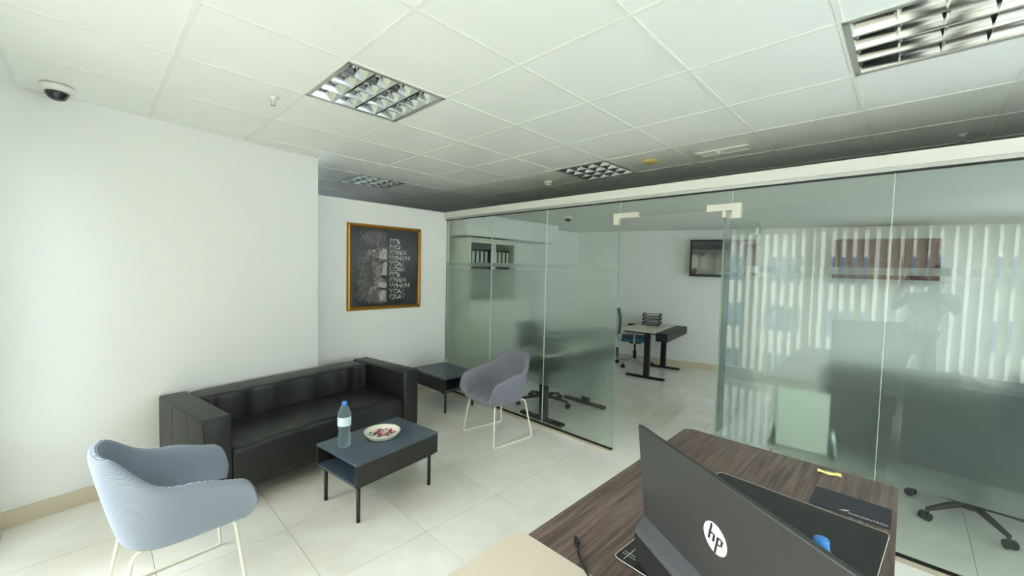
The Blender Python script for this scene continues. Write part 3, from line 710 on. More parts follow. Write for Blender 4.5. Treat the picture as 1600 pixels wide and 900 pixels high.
def furr(): return rl.uniform(.31, XC - .03), rl.uniform(.30, .74), rl.uniform(2.2, 4.4), rl.uniform(.03, .07)
mane(240, furr, (1, 1, 2, 2, 3), .0012, .003)
shape([(.325, .608), (.36, .58), (.40, .562), (.445, .55), (.452, .58), (.42, .605), (.385, .622), (.35, .622)], 5)     # eye
shape([(.375, .592), (.40, .578), (.42, .575), (.415, .592), (.392, .602)], 3); shape([(.392, .596), (.405, .583), (.412, .59), (.402, .599)], 5)
shape([(.40, .385), (.44, .40), (XC, .402), (XC, .335), (.465, .345), (.435, .365)], 5)                                    # nose
shape([(.37, .222), (.42, .235), (XC, .225), (XC, .205), (.43, .212)], 5)                                                   # mouth
shape([(.41, .205), (.45, .21), (XC, .20), (XC, .05), (.46, .06), (.42, .11)], 2)
mane(70, lambda: (rl.uniform(.40, XC - .02), rl.uniform(.12, .20), rl.uniform(4.4, 5.0), rl.uniform(.05, .1)), (2, 3, 4), .002, .004)
for k in range(7): stroke([(.42, .33 - .01 * k), (.36 - .01 * k, .32 - .018 * k), (.28 - .01 * k, .33 - .03 * k)], .0018, 4)
stroke([(.33, .64), (.28, .68), (.22, .62), (.15, .55)], .010, 2); stroke([(.34, .70), (.30, .72), (.23, .66)], .012, 3)
lo = bp.build('lion_print', ['lion%d' % i for i in range(6)], pic)
k = NT('letter_print'); tc = k.add('ShaderNodeTexCoord'); nz = k.add('ShaderNodeTexNoise'); nz.inputs['Scale'].default_value = 16; nz.inputs['Detail'].default_value = 3; k.link(tc.outputs['Object'], nz.inputs['Vector'])
cr = k.add('ShaderNodeValToRGB'); cr.color_ramp.elements[0].position = .38; cr.color_ramp.elements[1].position = .6; cr.color_ramp.elements[0].color = lin((74, 74, 70)); cr.color_ramp.elements[1].color = lin((206, 206, 194)); k.link(nz.outputs[0], cr.inputs[0]); k.link(cr.outputs[0], k.b.inputs['Base Color']); MT['letter'] = k.m
MT['letterdim'] = mat('letter_print_dim', (66, 67, 64), .4)
lines = ["IT'S", "NO", "OVER", "WHEN", "YOU", "LOSE", "IT'S", "OVER", "WHEN", "YOU", "QUIT"]
RX = Matrix.Rotation(PI / 2, 4, 'X')
for i, s in enumerate(lines):
    z = FW + (PH - 2 * FW) * (.865 - i * .0735)
    o = text_mesh('lettering', s, .069, 'letter', pic, Matrix.Translation((FW + (PW - 2 * FW) * .545, -.0096, z - .035)) @ RX, bold=.032)
    o.scale = (1.30, 1, 1)

# ================================================================== MAIN DESK
DZ = .75
dk = thing('office_desk', 'dark walnut office desk in the foreground with a black mat', 'desk', (0.10, -2.06, 0))
b = MB(); b.prism([(0, 0), (1.345, 0), (1.36, .015), (1.36, .855), (1.33, .885), (0, .885)], DZ - .035, DZ); b.build('desktop', 'desk', dk)
bx('end_panel', 'deskd', (1.27, 1.30, .06, .82, .0005, DZ - .035), dk); bx('end_panel', 'deskd', (.03, .06, .06, .82, .0005, DZ - .035), dk); bx('modesty_panel', 'deskd', (.06, 1.27, .74, .765, .22, DZ - .035), dk)
t = thing('side_desk', 'beige desk leaf joined to the left end of the walnut desk', 'desk', (-.62, -1.98, 0))
bx('desktop', 'beige', (0, .718, 0, .845, DZ - .034, DZ), t); bx('end_panel', 'beige', (.02, .045, .05, .80, .0005, DZ - .034), t); bx('modesty_panel', 'beige', (.045, .70, .72, .74, .25, DZ - .034), t)
# drawer pedestal under the desk end
t = thing('drawer_pedestal', 'dark drawer pedestal under the glass-side end of the desk', 'pedestal', (.93, -1.74, 0))
bx('body', 'deskd', (0, .40, 0, .42, .03, .66), t)
for k, (z0, z1) in enumerate(((.46, .65), (.25, .45), (.04, .24))):
    d = bx('drawer', 'deskd', (.401, .418, .006, .414, z0, z1), t, .002, 1); bx('handle', 'alu', (.418, .428, .12, .30, z1 - .035, z1 - .025), d)
b = MB(); b.cyl((.418, .37, .60), (.424, .37, .60), .011); b.build('lock', 'chrome', t)
for x in (.05, .35):
    for y in (.05, .37): b = MB(); b.cyl((x, y, .0005), (x, y, .03), .016); b.build('foot', 'black', t)
# return cabinet with papers on it (seen in the glass)
t = thing('return_cabinet', 'long dark cabinet beside the desk, seen mirrored in the glass', 'cabinet', (.02, -3.55, 0))
bx('body', 'deskd', (0, .64, 0, 1.482, .03, .715), t); bx('top', 'desk', (-.01, .67, -.01, 1.486, .715, .745), t); bx('plinth', 'black', (.03, .60, .03, 1.45, .0005, .03), t)
for k in range(3): d = bx('drawer_front', 'deskd', (.641, .658, .01 + k * .477, .477 + k * .477 - .01, .40, .705), t, .002, 1); bx('handle', 'alu', (.658, .67, .14 + k * .477, .34 + k * .477, .62, .635), d)
for k in range(3): d = bx('door', 'deskd', (.641, .658, .01 + k * .477, .477 + k * .477 - .01, .04, .39), t, .002, 1); bx('handle', 'alu', (.658, .67, .14 + k * .477, .34 + k * .477, .33, .345), d)
t = thing('document_box', 'pale cardboard document box on the return cabinet', 'box', (.16, -3.20, .7455), .1)
bx('tray', 'paper', (0, .30, 0, .22, 0, .12), t, .003, 1); bx('lid', 'paper', (-.004, .304, -.004, .224, .10, .128), t, .003, 1)
t = thing('paper_stack', 'stack of papers lying flat on the return cabinet', 'papers', (.20, -2.72, .7455), -.15)
for k in range(4): bx('sheet_bundle', 'paper', (k * .004, .297, k * .003, .21 + k * .002, k * .006, k * .006 + .0055), t)
t = thing('desk_phone', 'low dark telephone on the return cabinet by the papers', 'telephone', (.38, -2.42, .7455), .2)
b = MB(); A = [(0, 0, 0), (.19, 0, 0), (.19, .17, 0), (0, .17, 0)]; b.grid([[(0, 0, 0), (0, .17, 0)], [(0, 0, .065), (0, .17, .065)], [(.19, 0, .025), (.19, .17, .025)], [(.19, 0, 0), (.19, .17, 0)], [(0, 0, 0), (0, .17, 0)]], smooth=False)
b.poly([(0, 0, 0), (.19, 0, 0), (.19, 0, .025), (0, 0, .065)]); b.poly([(0, .17, 0), (.19, .17, 0), (.19, .17, .025), (0, .17, .065)]); b.build('body', 'black', t)
b = MB(); b.box(.0, .19, .012, .05, .05, .075, .008, 2, rot=Matrix.Rotation(.2, 3, 'Y'), about=(.09, .03, .05)); b.build('handset', 'black', t)
# desk mat
ma = math.atan2(-.055, .824)
mt = thing('desk_mat', 'black stitched leather desk mat under the monitor', 'desk mat', (.209, -1.431, DZ + .0005), ma)
ML, MD = .826, .560
def rrect(x0, x1, y0, y1, r, n=5):
    P = []
    for cx, cy_, a0 in ((x1 - r, y1 - r, 0), (x0 + r, y1 - r, PI / 2), (x0 + r, y0 + r, PI), (x1 - r, y0 + r, 1.5 * PI)):
        for k in range(n + 1): a = a0 + PI / 2 * k / n; P.append((cx + r * math.cos(a), cy_ + r * math.sin(a)))
    return P
b = MB(); b.prism(rrect(0, ML, -MD, 0, .018), 0, .005); b.build('pad', 'mat', mt)
b = MB(); b.tube([(x, y, .0045) for x, y in rrect(.0006, ML - .0006, -MD + .0006, -.0006, .0175)], .0011, 6, closed=True); b.build('edge_piping', 'stitch', mt)
def stitches(p, q, n):
    b = MB()
    for k in range(n):
        f0, f1 = k / n, (k + .62) / n; A = Vector(p).lerp(Vector(q), f0); B = Vector(p).lerp(Vector(q), f1); b.tube([A, B], .0008, 5)
    return b.build('stitch_line', 'stitch', mt)
stitches((.035, -.012, .0053), (.035, -MD + .012, .0053), 70); stitches((.047, -.012, .0053), (.047, -MD + .012, .0053), 70)
stitches((.012, -.030, .0053), (.30, -.030, .0053), 40)
# all-in-one computer, its back to the camera
e0 = Vector((.22, -1.49, 0)); dirv = Vector((-.5227, -.8525, 0)); L_ = .625
ang = math.atan2(dirv.y, dirv.x)
aio = thing('desktop_computer', 'grey all-in-one computer on the desk with its back to the camera', 'computer', (e0.x, e0.y, DZ + .0055), ang)
# local: +x along the width, +y away from the camera (screen side), z up; back panel leans toward the camera at the top
tilt = math.radians(6.5)
def lean(o, z0): o.location = (0, 0, z0); o.rotation_euler = (-tilt * -1, 0, 0)
zp = .142
b = MB(); b.box(0, L_, .0, .012, 0, .288, .003, 2); pn = b.build('back_panel', 'aio', aio); pn.location = (0, .033, zp); pn.rotation_euler = (tilt, 0, 0)
b = MB(); b.box(.006, L_ - .006, .012, .016, .004, .284); so = b.build('screen', 'screen', aio); so.location = pn.location; so.rotation_euler = pn.rotation_euler
b = MB(); b.box(0, L_, 0, .03, 0, .008); b.build('tmp', 'aio2', aio); bpy.data.objects.remove(aio.children[-1])
b = MB(); V = b.grid([[(0, y, z), (L_, y, z)] for y, z in ((.045, .008), (.012, .008), (.002, .10), (.010, .118), (.034, .150), (.045, .150), (.045, .008))], smooth=False)
b.poly([(0, y, z) for y, z in ((.045, .008), (.012, .008), (.002, .10), (.010, .118), (.034, .150), (.045, .150))]); b.poly([(L_, y, z) for y, z in ((.045, .008), (.012, .008), (.002, .10), (.010, .118), (.034, .150), (.045, .150))])
for f in b.bm.faces:
    f.normal_update(); c = f.calc_center_median()
    f.material_index = 0 if c.z > .1 else 1
b.build('lower_body', ['aio2', 'aio3'], aio)
b = MB(); b.prism(rrect(.16, L_ - .16, -.02, .15, .03), 0, .008); b.build('foot', 'aio3', aio)
# round badge
lg = MB(); lg.lathe([(.0001, .0012), (.036, .0012), (.0365, 0.0)], 48); bd = lg.build('badge', 'logo', pn)
bd.matrix_local = Matrix.Translation((.306, 0, .139)) @ Matrix.Rotation(PI / 2, 4, 'X')
def bar(b, x0, z0, x1, z1, w): b.poly([(x0 - w, z0, .0016), (x0 + w, z0, .0016), (x1 + w, z1, .0016), (x1 - w, z1, .0016)])
# letters are laid out in the badge plane: x right, y up, slanted strokes
SL = .30
def sp(x, y): return (x + SL * y, y, .0018)
def quad(b, xa, xb, ya, yb): b.poly([sp(xa, ya), sp(xb, ya), sp(xb, yb), sp(xa, yb)])
b = MB(); quad(b, -.020, -.0135, -.0105, .0335); quad(b, -.0135, -.0045, .0065, .0115); quad(b, -.0060, .0005, -.0105, .0100); hb = b.build('letter_h', 'aio3', bd)
b = MB(); quad(b, .0050, .0115, -.0345, .0115); quad(b, .0115, .0190, .0065, .0115); quad(b, .0180, .0245, -.0075, .0100); quad(b, .0115, .0190, -.0105, -.0055); b.build('letter_p', 'aio3', bd)
# mouse pad
mp = thing('mouse_pad', 'dark mouse pad with a small white logo beside the desk mat', 'mouse pad', (1.01, -2.045, DZ + .0005), 0.0)
b = MB(); b.prism(rrect(.026, .198, .0, .235, .008), 0, .003); b.build('cloth', 'pad', mp)
RZ = Matrix.Rotation(-PI / 2, 4, 'Z')
text_mesh('lettering', 'GOLDENTECH', .017, 'logo', mp, Matrix.Translation((.040, .118, .0033)) @ RZ)
b = MB()
for k in range(3): b.poly([(.046 + .006 * k, .150 - .004 * k, .0033), (.052 + .006 * k, .122 - .004 * k, .0033), (.056 + .006 * k, .124 - .004 * k, .0033)])
b.build('emblem', 'logo', mp)
# crumpled note
b = MB(); rows = []
for i in range(9):
    u = i / 8; rows.append([(-.014 * math.cos(v * PI) * (1 - .25 * u) + .006 * math.sin(u * 9), u * .085, .004 + .010 * math.sin(v * PI) * (.5 + .5 * math.sin(u * 7 + 1) ** 2)) for v in (0, .25, .5, .75, 1)])
b.grid(rows); o = b.build('crumpled_note', 'note', None, (1.392, -1.876, DZ + .0005), math.radians(12)); md = o.modifiers.new('thick', 'SOLIDIFY'); md.thickness = .0008
tag(o, 'crumpled yellow paper strip on the walnut desk', 'note')
# power lead
t = thing('power_lead', 'black power lead with a plug end on the walnut desk', 'cable', (.176, -1.317, DZ))
b = MB(); b.tube([(-.012, -.012, .008), (-.04, -.035, .006), (-.075, -.075, .005), (-.10, -.12, .005), (-.16, -.20, .005), (-.19, -.32, .005), (-.16, -.45, .005)], .0035, 8); b.build('cord', 'black', t)
b = MB(); b.box(-.012, .012, -.009, .009, .001, .018, .004, 2); b.box(.012, .022, -.006, .006, .004, .014, .002, 1); b.box(-.024, -.012, -.006, .006, .004, .014, .002, 1)
o = b.build('plug', 'black', t); o.rotation_euler = (0, 0, math.radians(42))

# ================================================================== OFFICE BEHIND THE GLASS
def work_desk(label, loc, rz, W=1.2):
    t = thing('work_desk', label, 'desk', loc, rz, 'white-topped work desks in the office')
    # local x along the length, +y user side, -y cable tray side
    bx('desktop', 'top_w', (0, W, -.12, .42, .712, .735), t, .002, 1)
    tr = bx('cable_tray', 'blackm', (-.01, W + .03, -.30, -.125, .60, .725), t, .004, 1); bx('tray_slot', 'black', (.10, W - .15, -.27, -.17, .7255, .727), tr)
    bx('crossbeam', 'blackm', (.06, W - .14, .0, .05, .67, .711), t)
    for x in (.08, W - .16):
        l = bx('leg', 'blackm', (x - .035, x + .035, -.02, .06, .032, .70), t, .003, 1)
        bx('foot_bar', 'blackm', (x - .035, x + .035, -.25, .34, .004, .032), l, .008, 2)
        bx('support_arm', 'blackm', (x - .03, x + .03, -.11, .38, .685, .711), l)
        for y in (-.22, .31): b = MB(); b.cyl((x, y, .0005), (x, y, .006), .015); b.build('glide', 'black', l)
    return t
def task_chair(label, loc, rz, seatm, backm, frame, group):
    t = thing('office_chair', label, 'chair', loc, rz, group)      # faces local +x
    b = MB(); b.box(-.23, .25, -.24, .24, .44, .51, .03, 3); b.build('seat', seatm, t, smooth=True)
    bk = MB(); rows = []
    for i in range(9):
        v = i / 8; z = .56 + v * .42; xx = -.27 - .03 * v - .05 * math.sin(v * PI) * -.6; hw = .21 - .03 * v
        rows.append([(xx - .03 * (1 - (2 * u - 1) ** 2), (2 * u - 1) * hw, z) for u in [k / 6 for k in range(7)]])
    bk.grid(rows); o = bk.build('backrest', backm, t, smooth=True); md = o.modifiers.new('thick', 'SOLIDIFY'); md.thickness = .018
    b = MB(); b.tube(fillet([(-.05, 0, .43), (-.26, 0, .42), (-.33, 0, .56), (-.335, 0, .80)], .06), .018, 8); b.build('back_spine', frame, t)
    for s in (-1, 1):
        a = MB(); a.tube(fillet([(-.02, s * .22, .43), (-.02, s * .29, .44), (-.02, s * .29, .66)], .04), .016, 8); ar = a.build('arm_post', frame, t)
        bx('arm_pad', 'black', (-.13, .12, s * .29 - .035, s * .29 + .035, .66, .69), ar, .01, 2)
    b = MB(); b.box(-.10, .10, -.08, .08, .395, .44, .01, 1); b.build('mechanism', 'black', t)
    b = MB(); b.cyl((0, 0, .10), (0, 0, .26), .030); b.cyl((0, 0, .26), (0, 0, .40), .016); b.build('gas_lift', 'black', t)
    base = MB(); base.cyl((0, 0, .075), (0, 0, .13), .038); bo = base.build('hub', frame, t)
    for k in range(5):
        a = 2 * PI * k / 5 + .3; c, s = math.cos(a), math.sin(a)
        b = MB(); b.tube([(.02 * c, .02 * s, .112), (.16 * c, .16 * s, .098), (.30 * c, .30 * s, .074)], [.024, .020, .014], 8); b.build('base_arm', frame, t)
        b = MB(); b.cyl((.30 * c, .30 * s, .08), (.30 * c, .30 * s, .05), .010)
        for q in (-1, 1): b.cyl((.312 * c - s * q * .008, .312 * s + c * q * .008, .0285), (.312 * c - s * q * .026, .312 * s + c * q * .026, .0285), .028, n=16)
        b.build('caster', 'black', t)
    return t
def letter_tray(label, loc, rz):
    t = thing('letter_tray', label, 'letter tray', loc, rz, 'black mesh letter trays')
    for k in range(3):
        z = .025 + k * .062; b = MB(); b.box(0, .33, 0, .25, z, z + .002)
        for (a, c) in (((0, 0), (.33, 0)), ((.33, 0), (.33, .25)), ((0, .25), (.33, .25)), ((0, 0), (0, .25))): b.tube([(a[0], a[1], z + .022), (c[0], c[1], z + .022)], .005, 6); b.tube([(a[0], a[1], z), (c[0], c[1], z)], .004, 6)
        for q in range(12):
            x = .33 * q / 11; b.tube([(x, 0, z), (x, 0, z + .022)], .0015, 4); b.tube([(x, .25, z), (x, .25, z + .022)], .0015, 4)
        tr = b.build('tray', 'blackm', t)
        bx('papers', 'paper', (.03, .28, .02, .23, z + .0025, z + .01), tr)
    for y in (-.008, .258):
        b = MB(); b.tube(fillet([(-.01, y, .004), (.06, y, .004), (.10, y, .20), (.23, y, .20), (.27, y, .004), (.34, y, .004)], .05), .005, 6); b.build('side_hoop', 'blackm', t)
    return t
fr = math.radians(8)
work_desk('white-topped work desk with black legs seen through the doorway', (4.93, .74, 0), fr, 1.12)
work_desk('white-topped work desk standing right behind the frosted glass', (2.40, .70, 0), 0, 1.05)
task_chair('grey mesh chair with a blue seat at the doorway desk', (5.64, 1.30, 0), math.radians(-62), 'blue_f', 'mesh_f', 'grey_p', 'office chairs')
task_chair('dark office chair behind the frosted glass, beside the white desk', (2.89, 1.06, 0), math.radians(-90), 'fabric_b', 'fabric_b', 'blackm', 'office chairs')
task_chair('black office chair behind the right-hand glass, casters under the film', (3.24, -2.42, 0), math.radians(120), 'fabric_b', 'fabric_b', 'black', 'office chairs')
letter_tray('black letter tray full of papers on the doorway desk', (5.62, .90, .7355), fr + .1)
letter_tray('black letter tray blurred behind the frosted glass on the near desk', (2.50, .66, .7355), .1)
t = thing('office_desk', 'large dark desk blurred behind the right-hand frosted glass', 'desk', (3.68, -3.95, 0))
bx('desktop', 'deskd', (-.03, .80, 0, 2.45, .715, .745), t, .002, 1); bx('modesty_panel', 'deskd', (0, .022, .04, 2.41, .02, .715), t); bx('end_panel', 'deskd', (.022, .76, .04, .07, .0005, .715), t); bx('end_panel', 'deskd', (.022, .76, 2.38, 2.41, .0005, .715), t)
t = thing('desk_screen', 'dark grey-green screen panel blurred behind the frosted glass', 'screen panel', (3.85, .86, 0))
bx('panel', 'screenp', (-.02, .02, 0, 1.20, .035, .76), t, .004, 1)
for y in (.15, 1.05): b = MB(); b.box(-.16, .16, y - .025, y + .025, .0005, .03); b.box(-.019, .019, y - .02, y + .02, .03, .035); b.build('foot', 'blackm', t)
# binder cabinet
cb = thing('binder_cabinet', 'tall white cabinet with glass doors behind the left glass pane', 'cabinet', (2.545, 2.12, 0))
CW, CH, CDp = .89, 2.035, .42
for nm, d in (('side_panel', (0, .022, 0, CDp, .0005, CH)), ('side_panel', (CW - .022, CW, 0, CDp, .0005, CH)), ('top_panel', (.022, CW - .022, 0, CDp, CH - .025, CH)), ('plinth', (.022, CW - .022, .02, CDp, .0005, .07))): bx(nm, 'cab', d, cb)
bx('back_panel', 'cabin', (.022, CW - .022, CDp - .012, CDp, .07, CH - .025), cb)
for z in (.07, .42, .80, 1.16, 1.555): bx('shelf', 'cab', (.022, CW - .022, .035, CDp - .012, z, z + .022), cb)
for s in range(2):
    x0 = .004 + s * (CW / 2); x1 = x0 + CW / 2 - .008
    b = MB(); b.box(x0, x0 + .03, -.02, -.001, 1.18, CH - .03); b.box(x1 - .03, x1, -.02, -.001, 1.18, CH - .03); b.box(x0 + .03, x1 - .03, -.02, -.001, 1.18, 1.215); b.box(x0 + .03, x1 - .03, -.02, -.001, CH - .065, CH - .03)
    d = b.build('glass_door', 'cab', cb); bx('pane', 'wglass', (x0 + .03, x1 - .03, -.012, -.008, 1.215, CH - .065), d)
    d = bx('lower_door', 'cab', (x0, x1, -.02, -.001, .075, 1.172), cb, .002, 1); hx = x1 - .05 if s == 0 else x0 + .05; b = MB(); b.tube([(hx, -.02, .95), (hx, -.045, .96), (hx, -.045, 1.08), (hx, -.02, 1.09)], .005, 6); b.build('handle', 'alu', d)
k = 0
for shelf, n in ((1.577, 10), (1.182, 9)):
    for i in range(n):
        nm = 'upper' if shelf > 1.5 else 'lower'
        x = 2.545 + .045 + i * .078 + (.03 if i >= 5 else 0)
        if shelf > 1.5: lab = '%s lever-arch binder from the left on the upper shelf of the white cabinet' % ('first second third fourth fifth sixth seventh eighth ninth tenth'.split()[i])
        else: lab = '%s lever-arch binder from the left on the lower shelf behind frosted glass' % ('first second third fourth fifth sixth seventh eighth ninth'.split()[i])
        t = thing('lever_arch_binder', lab, 'binder', (x, 2.20, shelf + .0005), 0, 'binders in the white cabinet')
        bx('spine', 'binder', (0, .068, 0, .27, 0, .315), t, .003, 1); bx('foot_band', 'binderred', (.0005, .0675, -.0012, -.0002, .005, .07), t)
        bx('spine_label', 'paper', (.012, .056, -.0012, -.0002, .09, .285), t)
        b = MB(); b.cyl((.034, -.0016, .12), (.034, -.0002, .12), .011, n=14); b.build('finger_ring', 'black', t)
# TV
wa = math.atan2(-1, .30); tvn = Vector((-1, -.30, 0)).normalized()
yv = .17; base = Vector((far_x(yv), yv, 0)) + tvn * .07
tv = thing('wall_tv', 'black flat television mounted on the office far wall', 'television', (base.x, base.y, 0), math.atan2(tvn.y, tvn.x) + math.radians(4))     # local +x = facing the room
bx('bezel', 'black', (0.0, .045, -.50, .50, 1.575, 2.185), tv, .006, 1)
bx('screen', 'tvscreen', (.0455, .0475, -.465, .465, 1.615, 2.15), tv); bx('bracket', 'blackm', (-.058, 0, -.15, .15, 1.75, 2.0), tv)
# brown wall cabinet seen through the right glass
yv = -1.22; q = Vector((far_x(yv), yv, 0)) + tvn * .004
t = thing('wall_cabinet', 'brown wooden wall cabinet on the office far wall behind the glass', 'cabinet', (q.x, q.y, 0), math.atan2(tvn.y, tvn.x))
bx('carcass', 'brown', (0, .30, 0, 1.073, 1.555, 2.16), t, .003, 1)
for s in range(3): bx('door', 'brown', (.301, .318, .003 + s * .3577, .355 + s * .3577, 1.56, 2.155), t, .002, 1)
# white-backed visitor chair close behind the glass
t = thing('visitor_chair', 'white-backed visitor chair blurred behind the frosted glass right of the door', 'chair', (2.70, -1.55, 0), math.radians(4))
b = MB(); b.box(-.20, -.155, -.15, .15, .42, .86, .02, 3, rot=Matrix.Rotation(-.12, 3, 'Y'), about=(-.18, 0, .42)); b.build('backrest', 'plastic_w', t, smooth=True)
b = MB(); b.box(-.18, .24, -.21, .21, .40, .455, .02, 3); b.build('seat', 'fabric_b', t, smooth=True)
for s in (-1, 1):
    b = MB(); b.tube(fillet([(-.19, s * .17, .60), (-.17, s * .20, .40), (.22, s * .22, .39), (.26, s * .22, .012), (-.24, s * .22, .012)], .06), .011, 8); b.build('cantilever_leg', 'chrome', t)

# ================================================================== PHOTOGRAPHER (seen mirrored in the glass)
def skin_mesh(name, verts, edges, radii, root=0, sub=2):
    me = bpy.data.meshes.new(name + '_tmp'); me.from_pydata(verts, edges, []); o = bpy.data.objects.new(name + '_tmp', me); COL.objects.link(o)
    md = o.modifiers.new('skin', 'SKIN'); md.use_smooth_shade = True
    for i, r in enumerate(radii):
        sv = me.skin_vertices[0].data[i]; rr = r if isinstance(r, tuple) else (r, r); sv.radius = rr; sv.use_root = (i == root)
    ms = o.modifiers.new('sub', 'SUBSURF'); ms.levels = sub; ms.render_levels = sub
    dg = bpy.context.evaluated_depsgraph_get(); m2 = bpy.data.meshes.new_from_object(o.evaluated_get(dg)); m2.name = name
    bpy.data.objects.remove(o); return m2
# world positions, person faces +X, leaning a little to the side
pelvis = (-1.13, -2.14, .95)
J = {'pelvis': pelvis, 'waist': (-1.14, -2.17, 1.10), 'chest': (-1.15, -2.22, 1.30), 'neckb': (-1.14, -2.26, 1.47), 'neck': (-1.125, -2.275, 1.53), 'head0': (-1.115, -2.285, 1.60), 'head1': (-1.115, -2.29, 1.675), 'head2': (-1.12, -2.295, 1.735),
     'shL': (-1.13, -2.08, 1.42), 'elL': (-1.03, -1.92, 1.26), 'wrL': (-.985, -1.985, 1.52), 'haL': (-.962, -2.005, 1.595),
     'shR': (-1.15, -2.42, 1.43), 'elR': (-1.02, -2.45, 1.25), 'wrR': (-.985, -2.26, 1.52), 'haR': (-.962, -2.215, 1.595),
     'hpL': (-1.13, -2.05, .90), 'knL': (-1.12, -2.01, .50), 'anL': (-1.15, -1.98, .09), 'ftL': (-1.06, -1.97, .035), 'toL': (-.98, -1.965, .03),
     'hpR': (-1.13, -2.23, .90), 'knR': (-1.12, -2.26, .50), 'anR': (-1.15, -2.29, .09), 'ftR': (-1.06, -2.30, .035), 'toR': (-.98, -2.305, .03)}
RAD = {'pelvis': (.10, .15), 'waist': (.09, .135), 'chest': (.10, .155), 'neckb': (.06, .07), 'neck': .052, 'head0': (.062, .062), 'head1': (.092, .075), 'head2': (.08, .068), 'shL': .055, 'elL': .040, 'wrL': .027, 'haL': (.018, .034), 'shR': .055, 'elR': .040, 'wrR': .027, 'haR': (.018, .034), 'hpL': .085, 'knL': .058, 'anL': .040, 'ftL': .04, 'toL': .032, 'hpR': .085, 'knR': .058, 'anR': .040, 'ftR': .04, 'toR': .032}
ED = [('pelvis', 'waist'), ('waist', 'chest'), ('chest', 'neckb'), ('neckb', 'neck'), ('neck', 'head0'), ('head0', 'head1'), ('head1', 'head2'), ('chest', 'shL'), ('shL', 'elL'), ('elL', 'wrL'), ('wrL', 'haL'), ('chest', 'shR'), ('shR', 'elR'), ('elR', 'wrR'), ('wrR', 'haR'), ('pelvis', 'hpL'), ('hpL', 'knL'), ('knL', 'anL'), ('anL', 'ftL'), ('ftL', 'toL'), ('pelvis', 'hpR'), ('hpR', 'knR'), ('knR', 'anR'), ('anR', 'ftR'), ('ftR', 'toR')]
def sub_skin(name, keys, scale=1.0, over={}, extra=(), sub=2):
    ks = list(keys); idx = {k: i for i, k in enumerate(ks)}; vs = [J[k] if k in J else over[k][0] for k in ks]
    rr = []
    for k in ks:
        r = over[k][1] if k in over else RAD[k]; r = r if isinstance(r, tuple) else (r, r); rr.append((r[0] * scale, r[1] * scale))
    es = [(idx[a], idx[b_]) for a, b_ in list(ED) + list(extra) if a in idx and b_ in idx]
    return skin_mesh(name, vs, es, rr, 0, sub)
# five fingers per hand, rooted in the palm, closed on the phone ends
ov = {}; ex = []
for S, hy, d in (('L', -2.005, -1), ('R', -2.215, 1)):
    for k in range(4):
        z = 1.625 + .0 - k * .017; x = -.952
        a, m, c = 'f%s%da' % (S, k), 'f%s%db' % (S, k), 'f%s%dc' % (S, k); ln = (.030, .034, .032, .025)[k]
        ov[a] = ((x, hy + d * .012, z), .009); ov[m] = ((x + .022, hy + d * .022, z + .004), .0082); ov[c] = ((x + .030, hy + d * (.022 + ln * .6), z + .002), .0072)
        ex += [('ha' + S, a), (a, m), (m, c)]
    a, m = 'th%sa' % S, 'th%sb' % S
    ov[a] = ((-.972, hy + d * .020, 1.60), .010); ov[m] = ((-.958, hy + d * .05, 1.612), .0085); ex += [('wr' + S, a), (a, m)]
person = thing('person', 'person in a light tee and dark trousers photographing, mirrored in the glass', 'person', (0, 0, 0))
me = sub_skin('body', list(J.keys()) + list(ov.keys()), 1.0, ov, ex); me.materials.append(MT['skin'])
body = link('body', me, person)
me = sub_skin('tshirt', ['chest', 'pelvis', 'waist', 'neckb', 'shL', 'slL', 'shR', 'slR'], 1.13, {'slL': ((-1.085, -2.01, 1.35), .062), 'slR': ((-1.095, -2.435, 1.35), .062)}, [('shL', 'slL'), ('shR', 'slR')]); me.materials.append(MT['tee']); link('tshirt', me, person)
me = sub_skin('trousers', ['pelvis', 'hpL', 'knL', 'anL', 'hpR', 'knR', 'anR'], 1.14); me.materials.append(MT['trs']); link('trousers', me, person)
for S in 'LR':
    b = MB(); x, y, z = J['ft' + S]; b.box(x - .14, x + .13, y - .048, y + .048, .0005, .085, .03, 3); b.build('shoe', 'shoe', person, smooth=True)
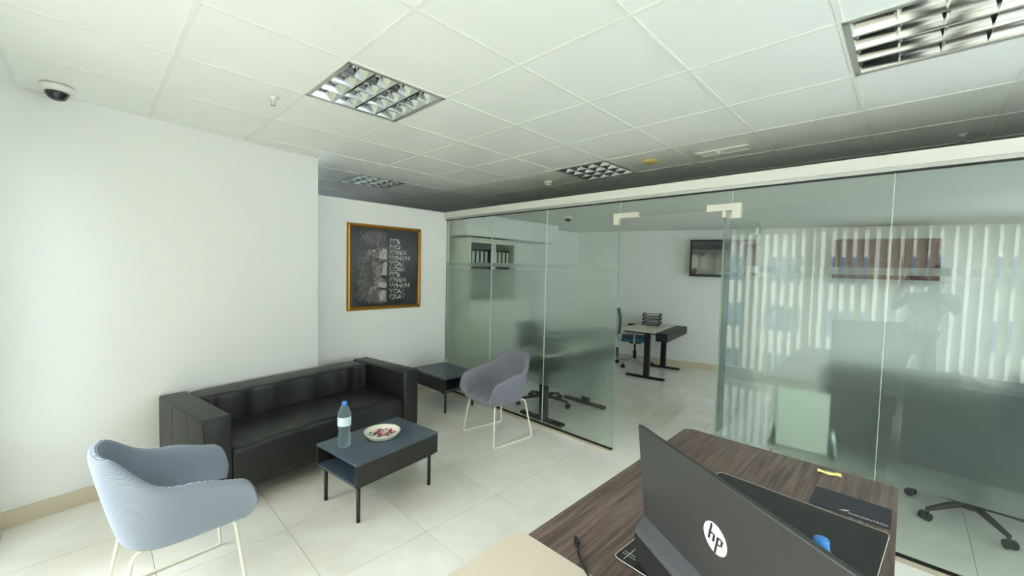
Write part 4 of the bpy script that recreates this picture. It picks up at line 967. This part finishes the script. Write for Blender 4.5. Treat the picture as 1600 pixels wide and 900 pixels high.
b = MB(); bmesh.ops.create_uvsphere(b.bm, u_segments=24, v_segments=14, radius=1.0)
for v in list(b.bm.verts):
    if v.co.z < -.15 and v.co.x > -.1: b.bm.verts.remove(v)
    elif v.co.z < .25 and v.co.x > .45: b.bm.verts.remove(v)
    elif v.co.z < -.6: b.bm.verts.remove(v)
for v in b.bm.verts: v.co = Vector((-1.128 + v.co.x * .102, -2.295 + v.co.y * .086, 1.695 + v.co.z * .095))
b.build('hair', 'hair', person, smooth=True)
b = MB()
b.tube([(-1.03, -2.287, 1.685), (-1.012, -2.286, 1.655), (-1.022, -2.285, 1.645)], [.008, .013, .009], 8); b.build('nose', 'skin', person)
for s in (-1, 1):
    b = MB(); bmesh.ops.create_uvsphere(b.bm, u_segments=12, v_segments=8, radius=.011); o = b.build('eye', 'black', person, (-1.034, -2.288 + s * .032, 1.685))
    b = MB(); b.lathe([(.0001, 0), (.018, .002), (.026, .008), (.024, .012), (.0001, .008)], 12); o = b.build('ear', 'skin', person, (-1.125, -2.29 + s * .078, 1.672)); o.rotation_euler = (-s * PI / 2, 0, 0)
bx('mouth', 'shoe', (-1.030, -1.026, -2.31, -2.262, 1.618, 1.624), person)
t = thing('smartphone', 'dark smartphone held up by the person, mirrored in the glass', 'phone', (-.932, -2.11, 1.612))
bx('case', 'black', (-.004, .004, -.058, .058, -.003, .066), t, .003, 2); bx('camera_bump', 'dome', (.004, .006, .045, .078, .032, .062), t)

# ================================================================== OUTSIDE
struct(bx('ground_outside', 'ground', (-60, -1.8, -60, 60, -6.2, -6.0)))
fb = thing('facade_building', 'pale building across the street seen between the blind slats', 'building', (-24, 0, -6))
bx('wall', 'facade', (-8, 0, -26, 18, 0, 11.5), fb); bx('cornice', 'fbrown', (-.2, .3, -26, 18, 10.2, 11.2), fb)
b = MB(); b.box(.0, .06, -.9, .9, 0, 1.5); wm = b.mesh('window'); wm.materials.append(MT['fwin'])
for r in range(3):
    for c in range(14): link('window', wm, fb, (0, -24 + c * 3.05, 1.2 + r * 3.0))
